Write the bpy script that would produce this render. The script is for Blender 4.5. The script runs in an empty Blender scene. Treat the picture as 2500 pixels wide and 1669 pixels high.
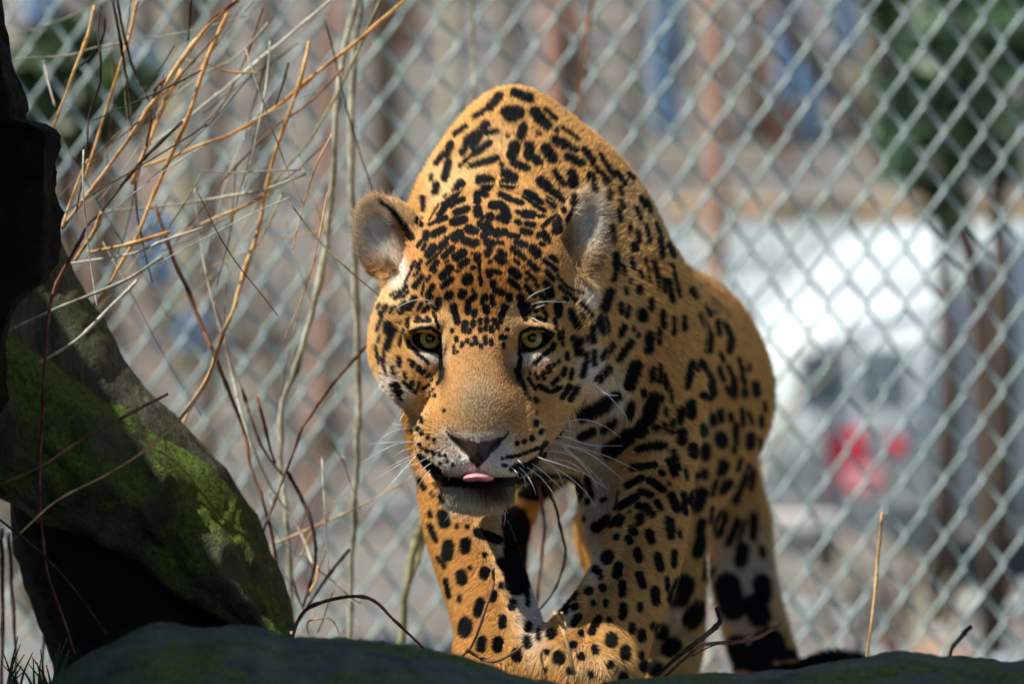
import bpy, bmesh, math, random
import numpy as np
from mathutils import Vector, Matrix, noise as mnoise
from mathutils.bvhtree import BVHTree

random.seed(7)
RNG = np.random.default_rng(11)
R = math.radians
scene = bpy.context.scene
COL = scene.collection

# ------------------------------------------------------------------ camera
D0 = 7.0                       # metres from the lens to the animal's face
MPP = 0.435e-3                 # metres per photograph pixel at that distance
PW, PH = 2500.0, 1669.0
cam_data = bpy.data.cameras.new('camera')
cam_data.sensor_width = 36.0
cam_data.lens = 36.0 * D0 / (PW * MPP)
cam_data.clip_start = 0.1
cam_data.clip_end = 2000.0
cam_data.dof.use_dof = True
cam_data.dof.focus_distance = D0 - 0.01
cam_data.dof.aperture_fstop = 5.2
cam_data.dof.aperture_blades = 0
cam = bpy.data.objects.new('camera', cam_data)
COL.objects.link(cam)
cam.location = (0, -D0, 0)
cam.rotation_euler = (R(90), 0, 0)
scene.camera = cam

# ------------------------------------------------------------------ sky, sun, exposure
SUN_EL, SUN_AZ = 55.0, 253.0   # azimuth clockwise from +Y (the viewing direction)
world = bpy.data.worlds.new('World')
scene.world = world
world.use_nodes = True
wn = world.node_tree
sky = wn.nodes.new('ShaderNodeTexSky')
sky.sky_type = 'NISHITA'
sky.sun_disc = False
sky.sun_elevation = R(SUN_EL)
sky.sun_rotation = R(SUN_AZ)
bg = wn.nodes['Background']
bg.inputs['Strength'].default_value = 0.088
wn.links.new(sky.outputs['Color'], bg.inputs['Color'])
sun_data = bpy.data.lights.new('sun', 'SUN')
sun_data.energy = 4.8
sun_data.angle = R(0.53)
sun_data.color = (1.0, 0.93, 0.82)
sun = bpy.data.objects.new('sun', sun_data)
COL.objects.link(sun)
to_sun = Vector((math.sin(R(SUN_AZ)) * math.cos(R(SUN_EL)), math.cos(R(SUN_AZ)) * math.cos(R(SUN_EL)), math.sin(R(SUN_EL))))
sun.rotation_euler = to_sun.to_track_quat('Z', 'Y').to_euler()
sun.location = to_sun * 20
scene.view_settings.view_transform = 'Standard'
scene.view_settings.look = 'None'
scene.view_settings.exposure = 0.5
scene.view_settings.gamma = 1.0
scene.view_settings.use_curve_mapping = False
scene.render.engine = 'CYCLES'
scene.cycles.use_denoising = True
scene.cycles.max_bounces = 6
scene.cycles.diffuse_bounces = 3
scene.cycles.glossy_bounces = 3
scene.cycles.transparent_max_bounces = 8
scene.cycles.transmission_bounces = 4
scene.cycles_curves.shape = 'RIBBONS'
scene.cycles_curves.subdivisions = 2

# ------------------------------------------------------------------ helpers
def W(px, py, d=0.0):
    """photograph pixel + distance behind the face plane (m) -> a point of the place"""
    s = MPP * (D0 + d) / D0
    return Vector(((px - PW / 2) * s, d, (PH / 2 - py) * s))

def lin(r, g, b):
    f = lambda c: ((c / 255 + 0.055) / 1.055) ** 2.4 if c / 255 > 0.04045 else c / 255 / 12.92
    return (f(r), f(g), f(b))

def tag(o, label=None, category=None, group=None, kind=None):
    if label: o['label'] = label
    if category: o['category'] = category
    if group: o['group'] = group
    if kind: o['kind'] = kind
    return o

def empty(name, loc):
    o = bpy.data.objects.new(name, None)
    o.location = loc
    o.empty_display_size = 0.05
    COL.objects.link(o)
    return o

def link_mesh(name, me, mat=None, parent=None):
    o = bpy.data.objects.new(name, me)
    if mat and not me.materials: me.materials.append(mat)
    COL.objects.link(o)
    if parent:
        o.parent = parent
        o.matrix_parent_inverse = Matrix.Translation(-Vector(parent.location))
    return o

def mesh_from(verts, faces, smooth=True, name='mesh'):
    me = bpy.data.meshes.new(name)
    me.from_pydata([tuple(v) for v in verts], [], faces)
    if smooth: me.shade_smooth()
    me.update()
    return me

class Nodes:
    """small wrapper for building procedural materials"""
    def __init__(self, name, rough=0.8, spec=0.3):
        self.m = bpy.data.materials.new(name)
        self.m.use_nodes = True
        self.t = self.m.node_tree
        self.b = self.t.nodes['Principled BSDF']
        self.b.inputs['Roughness'].default_value = rough
        self.b.inputs['Specular IOR Level'].default_value = spec
    def n(self, kind, **kw):
        x = self.t.nodes.new(kind)
        for k, v in kw.items(): setattr(x, k, v)
        return x
    def l(self, a, b): self.t.links.new(a, b)
    def coord(self, scale=(1, 1, 1), which='Object'):
        c = self.n('ShaderNodeTexCoord'); m = self.n('ShaderNodeMapping')
        m.inputs['Scale'].default_value = scale
        self.l(c.outputs[which], m.inputs['Vector'])
        return m.outputs['Vector']
    def noise(self, vec, scale, detail=4, rough=0.55, dist=0.0):
        x = self.n('ShaderNodeTexNoise')
        x.inputs['Scale'].default_value = scale
        x.inputs['Detail'].default_value = detail
        x.inputs['Roughness'].default_value = rough
        x.inputs['Distortion'].default_value = dist
        if vec is not None: self.l(vec, x.inputs['Vector'])
        return x.outputs['Fac']
    def ramp(self, fac, stops, interp='LINEAR'):
        r = self.n('ShaderNodeValToRGB')
        r.color_ramp.interpolation = interp
        e = r.color_ramp.elements
        while len(e) < len(stops): e.new(0.5)
        for k, (p, c) in enumerate(stops):
            e[k].position = p
            e[k].color = (*c, 1) if len(c) == 3 else c
        self.l(fac, r.inputs['Fac'])
        return r.outputs['Color']
    def mix(self, fac, a, b, blend='MIX'):
        x = self.n('ShaderNodeMix', data_type='RGBA', blend_type=blend)
        for sock, v in ((x.inputs['Factor'], fac), (x.inputs['A'], a), (x.inputs['B'], b)):
            if hasattr(v, 'type') and hasattr(v, 'node'): self.l(v, sock)
            elif isinstance(v, (int, float)): sock.default_value = v
            else: sock.default_value = (*v, 1)
        return x.outputs['Result']
    def math(self, op, a, b=0.0):
        x = self.n('ShaderNodeMath', operation=op)
        for sock, v in ((x.inputs[0], a), (x.inputs[1], b)):
            if isinstance(v, (int, float)): sock.default_value = v
            else: self.l(v, sock)
        return x.outputs[0]
    def bump(self, h, strength=0.4, dist=0.01):
        x = self.n('ShaderNodeBump')
        x.inputs['Strength'].default_value = strength
        x.inputs['Distance'].default_value = dist
        self.l(h, x.inputs['Height'])
        self.l(x.outputs['Normal'], self.b.inputs['Normal'])
    def col(self, c):
        if hasattr(c, 'type') and hasattr(c, 'node'): self.l(c, self.b.inputs['Base Color'])
        else: self.b.inputs['Base Color'].default_value = (*c, 1)
        return self

def tube_mesh(pts, radii, sides=6, name='tube', closed_ends=True):
    """tapered tube along a polyline (list of Vectors)"""
    pts = [Vector(p) for p in pts]
    n = len(pts)
    vs, fs = [], []
    t0 = (pts[1] - pts[0]).normalized()
    up = Vector((0, 1, 0)) if abs(t0.y) < 0.9 else Vector((1, 0, 0))
    u = t0.cross(up).normalized()
    for i in range(n):
        t = (pts[min(i + 1, n - 1)] - pts[max(i - 1, 0)]).normalized()
        u = (u - t * u.dot(t)).normalized()
        v = t.cross(u)
        for k in range(sides):
            a = 2 * math.pi * k / sides
            vs.append(pts[i] + (u * math.cos(a) + v * math.sin(a)) * radii[i])
    for i in range(n - 1):
        for k in range(sides):
            a, b = i * sides + k, i * sides + (k + 1) % sides
            fs.append((a, b, b + sides, a + sides))
    if closed_ends:
        fs.append(tuple(range(sides))[::-1])
        fs.append(tuple(range((n - 1) * sides, n * sides)))
    return mesh_from(vs, fs, True, name)

def spline(pts, per=6):
    """Catmull-Rom through points (any dimension)"""
    P = [np.array(p, float) for p in pts]
    if len(P) == 2: P = [P[0], P[0] * .67 + P[1] * .33, P[0] * .33 + P[1] * .67, P[1]]
    P = [2 * P[0] - P[1]] + P + [2 * P[-1] - P[-2]]
    out = []
    for i in range(1, len(P) - 2):
        for k in range(per):
            t = k / per
            out.append(0.5 * ((2 * P[i]) + (-P[i - 1] + P[i + 1]) * t + (2 * P[i - 1] - 5 * P[i] + 4 * P[i + 1] - P[i + 2]) * t * t
                              + (-P[i - 1] + 3 * P[i] - 3 * P[i + 1] + P[i + 2]) * t ** 3))
    out.append(P[-2])
    return out
# ================================================================== the place: ground, bank, far things
def vnoise(x, y, z, s):
    return mnoise.fractal(Vector((x * s, y * s, z * s)), 0.9, 2.1, 5)

def grid_mesh(xs, ys, zf, name):
    vs = [(x, y, zf(x, y)) for y in ys for x in xs]
    nx = len(xs)
    fs = [(j * nx + i, j * nx + i + 1, (j + 1) * nx + i + 1, (j + 1) * nx + i) for j in range(len(ys) - 1) for i in range(nx - 1)]
    return mesh_from(vs, fs, True, name)

def ground_z(x, y):
    base = np.interp(y, [-9, -1.2, -.5, .2, 1.0, 2.4, 5, 9, 11], [-1.2, -.60, -.44, -.385, -.435, -.52, -.60, -.66, -.66])
    # a wooded bank climbs behind the enclosure
    if y > 11: base = -.66 + 3.6 * (1 - math.exp(-((y - 11) / 9.0) ** 1.6)) + max(0, y - 22) * .02
    return float(base) + .016 * vnoise(x, y, 0, 2.3) + (.10 * vnoise(x, y, 3, .5) if y > 5 else 0)
xs = np.concatenate([np.linspace(-700, -16, 14), np.linspace(-14, -2.2, 16), np.linspace(-2, 2, 60), np.linspace(2.2, 14, 16), np.linspace(16, 700, 14)])
ys = np.concatenate([np.linspace(-60, -9, 8), np.linspace(-8, -1.5, 14), np.linspace(-1.4, 3, 70), np.linspace(3.2, 30, 80), np.linspace(32, 900, 24)])
gm = grid_mesh(xs, ys, ground_z, 'ground')
m = Nodes('leaf_litter', .95, .1)
vec = m.coord()
n1 = m.noise(vec, 3.2, 5, .6)
vor = m.n('ShaderNodeTexVoronoi'); vor.inputs['Scale'].default_value = 9; m.l(vec, vor.inputs['Vector'])
leaf = m.n('ShaderNodeTexVoronoi'); leaf.inputs['Scale'].default_value = 26; m.l(vec, leaf.inputs['Vector'])
sepc = m.n('ShaderNodeSeparateColor'); m.l(leaf.outputs['Color'], sepc.inputs[0])
lc = m.ramp(sepc.outputs[0], [(0, lin(86, 80, 74)), (.3, lin(128, 120, 110)), (.5, lin(114, 118, 118)), (.68, lin(150, 134, 116)), (.85, lin(128, 138, 148)), (1, lin(178, 178, 174))])
sep2 = m.n('ShaderNodeSeparateColor'); m.l(vor.outputs['Color'], sep2.inputs[0])
pc = m.ramp(sep2.outputs[0], [(0, lin(88, 84, 78)), (.35, lin(116, 116, 114)), (.6, lin(112, 120, 126)), (.8, lin(140, 124, 114)), (1, lin(130, 146, 162))])
base = m.mix(.5, lc, pc)
m.col(m.mix(m.ramp(n1, [(.35, (0, 0, 0)), (.7, (1, 1, 1))]), base, m.mix(.5, base, lin(112, 106, 92))))
m.bump(leaf.outputs['Distance'], .8, .03)
gobj = link_mesh('ground', gm, m.m)
tag(gobj, 'leaf littered ground rising to a wooded bank behind the fence', 'ground', kind='structure')

# ---- bark
def bark(name, dark, light, scale=14):
    m = Nodes(name, .9, .15)
    vec = m.coord((1, 1, .18))
    f = m.noise(vec, scale, 6, .65, .4)
    m.col(m.ramp(f, [(.3, dark), (.7, light)]))
    m.bump(f, .7, .02)
    return m.m
BARKS = [bark('bark_grey', lin(96, 88, 80), lin(158, 148, 138)), bark('bark_rose', lin(140, 108, 92), lin(196, 158, 136)), bark('bark_dark', lin(62, 52, 46), lin(112, 98, 86)), bark('bark_pale', lin(150, 142, 118), lin(206, 198, 172))]

def trunk_mesh(h, r0, r1, lean, seed, sides=12):
    rs = random.Random(seed)
    n = 12
    pts, rr = [], []
    a, b = rs.uniform(-.12, .12), rs.uniform(-.12, .12)
    for i in range(n + 1):
        t = i / n
        pts.append(Vector((lean * t * h + a * math.sin(t * 3 + seed), b * math.sin(t * 2.4 + seed * 2), t * h)))
        rr.append((r0 * (1 - t) + r1 * t) * (1 + .05 * math.sin(7 * t + seed)) * (1 + .45 * math.exp(-t * 14)))
    return tube_mesh(pts, rr, sides, 'trunk')
def add_branches(parent, parent_part, mat, seed, h, r):
    rs = random.Random(seed)
    for k in range(rs.randint(3, 5)):
        z = h * rs.uniform(.22, .9)
        a = rs.uniform(0, 6.28)
        L = rs.uniform(.6, 1.6)
        p = [Vector((parent['_lean'] * z, 0, z))]
        d = Vector((math.cos(a), math.sin(a), rs.uniform(.4, 1.2))).normalized()
        for i in range(5):
            d = (d + Vector((rs.uniform(-.3, .3), rs.uniform(-.3, .3), rs.uniform(-.1, .35)))).normalized()
            p.append(p[-1] + d * L / 5)
        o = link_mesh('branch', tube_mesh(p, [r * .42 * (1 - i / 6) + .004 for i in range(6)], 6, 'branch'), mat, None)
        o.parent = parent_part

def tree(px, d, wpx, barkid, seed, label, lean=0.0, h=6.0):
    s = MPP * (D0 + d) / D0
    x = (px - PW / 2) * s
    r = wpx * s / 2
    z = ground_z(x, d) - .08
    root = empty('bare_tree', (x - lean * (-z), d, z))
    root['_lean'] = lean
    tag(root, label, 'tree', 'bare trees on the bank beyond the fence')
    o = link_mesh('trunk', trunk_mesh(h, r * 1.1, r * .55, lean, seed), BARKS[barkid], None); o.parent = root
    add_branches(root, o, BARKS[barkid], seed, h, r)
    del root['_lean']
    return root
TREES = [(1438, 9, 62, 1, .01), (1690, 10, 48, 1, -.01), (1925, 17, 50, 1, .0), (1540, 13, 50, 0, .02), (1780, 17, 40, 3, -.02), (2080, 17, 60, 3, .03), (2230, 17, 46, 0, -.02), (2440, 17, 40, 2, .0), (1240, 14, 52, 0, .02),
         (1080, 12, 40, 3, -.02), (930, 15, 60, 2, .01), (790, 13, 46, 0, -.02), (640, 16, 60, 0, .02), (520, 12, 40, 2, .03), (400, 14, 56, 3, -.01), (300, 17, 60, 0, .0), (180, 12, 70, 2, .02), (60, 14, 50, 0, .01),
         (1330, 17, 60, 2, -.02), (1610, 18, 60, 0, .01), (1860, 17, 44, 2, .0), (2150, 18, 60, 2, .02), (2330, 18, 70, 0, -.02), (700, 11, 34, 1, .04), (960, 18, 60, 1, .0), (470, 18, 66, 2, .0), (230, 19, 50, 1, .0), (1130, 19, 60, 2, .0), (-90, 13, 60, 2, .0), (2600, 14, 60, 2, .0), (-300, 12, 50, 0, .0), (-520, 14, 56, 2, .02), (2760, 12, 50, 1, .0), (2950, 15, 60, 0, -.01)]
for i, (p, d, w, b, l) in enumerate(TREES):
    word = ('slim ' if w < 46 else 'sturdy ' if w < 58 else 'thick ') + ['grey', 'rosy tan', 'dark brown', 'pale buff'][b]
    tree(p, d, w, b, i * 3 + 1, word + ' bare trunk ' + ('leaning slightly' if abs(l) > .015 else 'standing upright') + (' far up the bank' if d > 15 else ' just') + ' beyond the fence', l)

# leaning dark trunk that crosses in front of the white trailer
root = empty('leaning_tree', W(2440, 1480, 8.5))
tag(root, 'dark curved trunk leaning across the front of the white trailer', 'tree')
pts = spline([W(1880, -60, 8.5), W(1960, 110, 8.5), W(2080, 270, 8.5), W(2200, 400, 8.5), W(2320, 520, 8.5), W(2375, 640, 8.5), W(2395, 800, 8.5), W(2405, 1000, 8.5), W(2420, 1250, 8.5), W(2440, 1500, 8.5)], 4)
k = len(pts)
link_mesh('trunk', tube_mesh([Vector(p) for p in pts], [.020 + .014 * i / k for i in range(k)], 10, 'trunk'), BARKS[2], root)
link_mesh('branch', tube_mesh([W(2330, 530, 8.5), W(2300, 380, 8.4), W(2330, 240, 8.3), W(2400, 120, 8.3)], [.016, .013, .010, .006], 8, 'branch'), BARKS[2], root)

# ---- evergreen shrubs: leaf cards through the crown's volume
def leafy(name, c, rx, rz, n, cols, label, seed, cat='shrub', leaf=.05, group=None):
    rs = np.random.default_rng(seed)
    root = empty(name, Vector((c.x, c.y, ground_z(c.x, c.y))))
    tag(root, label, cat, group)
    vs, fs = [], []
    for i in range(n):
        v = rs.normal(0, 1, 3); v /= np.linalg.norm(v)
        rr = rs.uniform(.25, 1) ** .5 * (1 + .25 * math.sin(v[0] * 5 + seed) * math.cos(v[2] * 4))
        p = np.array(c) + v * rr * np.array([rx, rx, rz])
        a = rs.normal(0, 1, 3); a /= np.linalg.norm(a)
        b = np.cross(a, rs.normal(0, 1, 3)); b /= np.linalg.norm(b)
        L = leaf * rs.uniform(.6, 1.3)
        k = len(vs)
        vs += [p - a * L, p + b * L * .4, p + a * L, p - b * L * .4]
        fs.append((k, k + 1, k + 2, k + 3))
    m = Nodes(name + '_leaf', .5, .4)
    m.col(m.ramp(m.noise(m.coord(), 6, 3), [(.3, cols[0]), (.7, cols[1])]))
    o = link_mesh('foliage', mesh_from(vs, fs, False, 'foliage'), m.m, root); tag(o, kind='stuff')
    z0 = ground_z(c.x, c.y) - .05
    link_mesh('stem', tube_mesh([Vector((c.x, c.y, z0)), Vector((c.x + .03, c.y, (z0 + c.z) / 2)), Vector((c.x, c.y, c.z))], [.03, .025, .012], 8, 'stem'), BARKS[2], root)
    return root
G1, G2 = (.012, .04, .014), (.05, .12, .05)
leafy('evergreen_tree', W(2420, 130, 7.0), .28, .28, 620, (G1, G2), 'dark green leafy evergreen behind the fence above the white trailer', 3, 'evergreen')
leafy('evergreen_tree', W(2290, 330, 8.5), .16, .20, 220, (G1, G2), 'small green evergreen clump beside the dark leaning trunk', 4, 'evergreen')
leafy('evergreen_shrub', W(150, 235, 6.5), .20, .13, 700, ((.02, .045, .012), (.06, .10, .03)), 'green leafy shrub showing behind the fence next to the dark stump', 5, 'shrub')

# ---- pale trailer, shed, panels
def rounded_box(w, h, dep, r, seg=6):
    bm = bmesh.new()
    bmesh.ops.create_cube(bm, size=1)
    for v in bm.verts: v.co = (v.co.x * w, v.co.y * dep, v.co.z * h)
    bmesh.ops.bevel(bm, geom=list(bm.edges), offset=r, segments=seg, affect='EDGES', profile=.5)
    me = bpy.data.meshes.new('box'); bm.to_mesh(me); bm.free(); me.shade_smooth()
    return me
def box_at(name, x0, y0, x1, y1, d, dep, mat, parent, r=.004):
    a, b = W(x0, y0, d), W(x1, y1, d)
    me = rounded_box(abs(b.x - a.x), abs(a.z - b.z), dep, min(r, dep * .4), 3)
    o = link_mesh(name, me, mat, parent)
    o.location = Vector(((a.x + b.x) / 2, d + dep / 2, (a.z + b.z) / 2))
    return o
def paint(name, c, rough=.5, var=.12, sc=3):
    m = Nodes(name, rough, .4)
    f = m.noise(m.coord(), sc, 5, .6)
    m.col(m.ramp(f, [(.3, tuple(v * (1 - var * 2) for v in c)), (.7, c)]))
    return m.m
M_WHITE = paint('white_paint', (.66, .75, .77), .5, .12, 5)
M_PALE = paint('pale_blue_paint', (.56, .66, .70), .6, .12, 2)
M_TAN = paint('tan_board', lin(206, 172, 130), .7, .12, 5)
M_GLASS = paint('grey_glass', (.16, .22, .26), .15, .2, 2)
M_GREY = paint('grey_trim', (.30, .32, .33), .5, .1)
M_RED = paint('red_print', lin(216, 48, 72), .5, .1)
M_PINK = paint('pink_print', lin(226, 150, 158), .5, .1)
M_BLUE = paint('blue_panel', lin(118, 152, 184), .5, .15, 2)
D_T = 10.0
tr = empty('white_trailer', W(2120, 1260, D_T + .3))
tag(tr, 'white rounded trailer with grey windows and red print parked beyond the fence', 'trailer')
def trailer_body():
    prof = [(10.0, 1245), (10.0, 840), (10.12, 775), (10.35, 700), (10.6, 640), (10.9, 592), (11.3, 556), (11.6, 546), (12.0, 545), (12.0, 1245)]
    P = [(d_, (PH / 2 - y_) * MPP * (D0 + d_) / D0) for d_, y_ in prof]
    cy = sum(p[0] for p in P) / len(P); cz = (P[0][1] + P[8][1]) / 2
    xa, xb = W(1900, 0, 10.0).x, W(2372, 0, 10.0).x
    vs, fs = [], []
    for x_, k in ((xa, .90), (xa + .025, .97), (xa + .08, 1), (xb - .08, 1), (xb - .025, .97), (xb, .90)):
        for d_, z_ in P: vs.append((x_, cy + (d_ - cy) * k, cz + (z_ - cz) * k))
    n_ = len(P)
    for i in range(5):
        for j in range(n_): fs.append((i * n_ + j, i * n_ + (j + 1) % n_, (i + 1) * n_ + (j + 1) % n_, (i + 1) * n_ + j))
    fs += [tuple(range(n_)), tuple(range(5 * n_, 6 * n_))[::-1]]
    me = mesh_from(vs, fs, True, 'body')
    bm = bmesh.new(); bm.from_mesh(me); bmesh.ops.recalc_face_normals(bm, faces=bm.faces); bm.to_mesh(me); bm.free()
    return me
link_mesh('body', trailer_body(), M_WHITE, tr)
box_at('window', 2020, 860, 2130, 985, D_T - .012, .02, M_GLASS, tr)
box_at('window', 2165, 850, 2290, 975, D_T - .012, .02, M_GLASS, tr)
box_at('trim_strip', 1940, 690, 2340, 710, 10.33, .04, M_GREY, tr)
box_at('trim_strip', 1915, 1215, 2362, 1236, D_T - .014, .02, M_GREY, tr)
box_at('red_emblem', 2098, 1050, 2190, 1136, D_T - .016, .014, M_RED, tr)
box_at('pink_emblem', 2088, 1136, 2232, 1206, D_T - .016, .014, M_PINK, tr)
box_at('red_emblem', 2250, 1066, 2288, 1112, D_T - .016, .014, M_RED, tr)
for wx in (1985, 2290):
    c = W(wx, 1275, D_T + .12)
    bm = bmesh.new()
    bmesh.ops.create_cone(bm, cap_ends=True, segments=24, radius1=.085, radius2=.085, depth=.10, matrix=Matrix.Translation(c) @ Matrix.Rotation(R(90), 4, 'X'))
    bmesh.ops.bevel(bm, geom=[e for e in bm.edges if len(e.link_faces) == 2 and e.calc_face_angle() > 1], offset=.02, segments=2, affect='EDGES')
    wm = bpy.data.meshes.new('wheel'); bm.to_mesh(wm); bm.free()
    link_mesh('wheel', wm, M_GREY, tr)
tr.rotation_euler = (0, 0, R(-15))
# low white sheet-metal roof behind the trailer: panels sloping towards the lens
sh = empty('white_roofed_shed', W(2150, 1240, 13.5))
tag(sh, 'low shed with wide white sheet metal roof and tan ridge board behind the trailer', 'shed')
for i in range(12):
    xa, xb = 1570 + i * 100, 1570 + i * 100 + 97
    jog = (i * 37 % 5) * .006
    sa, sb = MPP * (D0 + 12.1) / D0, MPP * (D0 + 15.4) / D0
    n_ = 14
    vs, fs = [], []
    for t_ in (0, -.012):
        for k in range(n_ + 1):
            u = k / n_
            cor = .012 * math.cos(u * math.pi * 8)
            xx = (xa + (xb - xa) * u - PW / 2) * sb
            vs.append((xx, 12.1, (PH / 2 - 1185) * sa + cor + jog + t_)); vs.append((xx, 15.4, (PH / 2 - 548) * sb + cor + jog + t_))
    o_ = 2 * (n_ + 1)
    for k in range(n_):
        q = 2 * k
        fs.append((q, q + 2, q + 3, q + 1)); fs.append((o_ + q, o_ + q + 1, o_ + q + 3, o_ + q + 2))
        fs.append((q, o_ + q, o_ + q + 2, q + 2)); fs.append((q + 1, q + 3, o_ + q + 3, o_ + q + 1))
    fs.append((0, 1, o_ + 1, o_)); fs.append((2 * n_, o_ + 2 * n_, o_ + 2 * n_ + 1, 2 * n_ + 1))
    link_mesh('roof_panel', mesh_from(vs, fs, True, 'roof_panel'), M_WHITE if i % 4 else M_PALE, sh)
for i in range(12):
    box_at('wall_board', 1575 + i * 98, 1190, 1575 + i * 98 + 95, 1330, 12.15, .04, M_PALE, sh)
box_at('ridge_board', 1640, 488, 2760, 548, 15.45, .12, M_TAN, sh, .01)
# white board lying on trestle beside the cat
pb = empty('pale_board', W(1960, 1330, 8.0))
tag(pb, 'pale pinkish white board lying low beyond the fence', 'board')
box_at('plank', 1790, 1255, 2050, 1312, 8.0, .25, paint('board_white', (.78, .72, .68), .6, .1), pb, .006)
for lx in (1830, 2000): box_at('block', lx, 1312, lx + 40, 1390, 8.05, .12, BARKS[2], pb, .006)
# blue panels standing in for unidentified blue gaps between the trunks
for i, (x0, y0, x1, y1, d) in enumerate(((1590, -40, 1655, 330, 11.2), (1885, -60, 1965, 250, 13.6), (2040, -60, 2100, 140, 13.4), (1950, 150, 2010, 330, 13.4), (2320, 290, 2400, 400, 13.0), (340, 520, 430, 690, 9.2), (430, 760, 500, 860, 9.6), (60, -30, 140, 90, 10.5), (330, 110, 400, 190, 11.6))):
    a, b = W(x0, y0, d), W(x1, y1, d)
    nx, nz = 8, 12
    vs = []
    for side in (0, .006):
        for j in range(nz + 1):
            for k in range(nx + 1):
                u, v = k / nx, j / nz
                vs.append((a.x + (b.x - a.x) * u + .01 * math.sin(9 * v + i), d + side + .03 * math.sin(11 * u + 2 * v + i) * (.3 + v), a.z + (b.z - a.z) * v))
    N1 = (nx + 1) * (nz + 1)
    fs = []
    for j in range(nz):
        for k in range(nx):
            q = j * (nx + 1) + k
            fs.append((q, q + 1, q + nx + 2, q + nx + 1)); fs.append((N1 + q, N1 + q + nx + 1, N1 + q + nx + 2, N1 + q + 1))
    rim = [k for k in range(nx + 1)] + [j * (nx + 1) + nx for j in range(1, nz + 1)] + [nz * (nx + 1) + k for k in range(nx - 1, -1, -1)] + [j * (nx + 1) for j in range(nz - 1, 0, -1)]
    for p, q in zip(rim, rim[1:] + rim[:1]): fs.append((p, p + N1, q + N1, q))
    o = link_mesh('blue_panel', mesh_from(vs, fs, True, 'sheet'), M_BLUE)
    word = ('long narrow' if (y1 - y0) > 2.4 * (x1 - x0) else 'squarish' if (y1 - y0) < 1.4 * (x1 - x0) else 'oblong')
    where = 'above the white shed' if x0 > 1800 else 'behind the hump of the jaguar' if x0 > 1500 else 'behind the tangle of dry stems'
    tag(o, word + ' blue panel standing in for a blue gap beyond the fence ' + where, 'sheet', 'blue panels ' + where)

# ---- pale stones and scraps on the far ground
rs = random.Random(5)
M_STONE = [paint('stone_pale', (.62, .68, .68), .8, .15, 8), paint('stone_tan', lin(196, 164, 138), .8, .15, 8), paint('stone_blue', (.50, .60, .66), .8, .15, 8)]
def stone_mesh(seed):
    bm = bmesh.new()
    bmesh.ops.create_icosphere(bm, subdivisions=2, radius=1)
    for v in bm.verts: v.co *= 1 + .28 * vnoise(v.co.x + seed, v.co.y, v.co.z, 1.2)
    for v in bm.verts: v.co.z *= .7
    me = bpy.data.meshes.new('stone'); bm.to_mesh(me); bm.free(); me.shade_smooth()
    return me
for i in range(64):
    px_ = rs.uniform(1830, 2520) if i % 4 else rs.uniform(1180, 1900)
    d_ = rs.uniform(5.0, 10.5)
    s_ = MPP * (D0 + d_) / D0
    x_ = (px_ - PW / 2) * s_
    r_ = rs.uniform(14, 40) * s_
    me_ = stone_mesh(i); me_.materials.append(M_STONE[(i * 7) % 3])
    o = link_mesh('stone', me_)
    o.location = (x_, d_, ground_z(x_, d_) + r_ * .35)
    o.scale = (r_, r_, r_ * rs.uniform(.8, 1.5))
    o.rotation_euler = (0, 0, rs.uniform(0, 6))
    c3 = (i * 7) % 3
    tag(o, ['pale grey stone lying on the leaf litter beyond the fence', 'tan stone lying on the leaf litter beyond the fence', 'bluish stone lying on the leaf litter beyond the fence'][c3], 'stone', ['pale grey stones', 'tan stones', 'bluish stones'][c3] + ' beyond the fence')

# ---- brushwood: low bare bushes on the bank
def bush(px_, d_, hpx, seed, mat, label, group):
    rs = random.Random(seed)
    s_ = MPP * (D0 + d_) / D0
    x_ = (px_ - PW / 2) * s_
    z_ = ground_z(x_, d_)
    root = empty('bare_bush', (x_, d_, z_ - .03))
    tag(root, label, 'bush', group)
    H = hpx * s_
    for k in range(9):
        a = rs.uniform(0, 6.28); sp = rs.uniform(.1, .55)
        p = [Vector((0, 0, 0))]
        d = Vector((math.cos(a) * sp, math.sin(a) * sp, 1)).normalized()
        for i in range(6):
            d = (d + Vector((rs.uniform(-.2, .2), rs.uniform(-.2, .2), rs.uniform(-.1, .1)))).normalized()
            p.append(p[-1] + d * H / 6)
        o = link_mesh('stem', tube_mesh(p, [(.010 * (1 - i / 7.5)) * H / .9 + .002 for i in range(7)], 5, 'stem'), mat)
        o.parent = root
    return root
for i in range(29):
    rr = random.Random(i + 50)
    b_ = rr.choice([0, 0, 2, 3, 1])
    left_ = i < 24
    if i >= 28: b_ = 3
    bx, bd = rr.uniform(-60, 1500) if left_ else rr.uniform(1600 if i >= 28 else 1850, 2560), rr.uniform(5.5, 15) if left_ else rr.uniform(5.5, 8)
    bh = rr.uniform(350, 900) if left_ else (rr.uniform(130, 300) if i < 28 else rr.uniform(500, 1000))
    word = ('low ' if bh < 450 else 'waist high ' if bh < 680 else 'tall ') + ['grey', 'rosy', 'dark', 'buff'][b_]
    where = ' before the white trailer and shed' if not left_ else (' close behind the fence' if bd < 8.5 else ' at the foot of the bank' if bd < 12 else ' up on the bank')
    bush(bx, bd, bh, i + 9, BARKS[b_], word + ' leafless bush' + where, word + ' bushes' + where)

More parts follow.
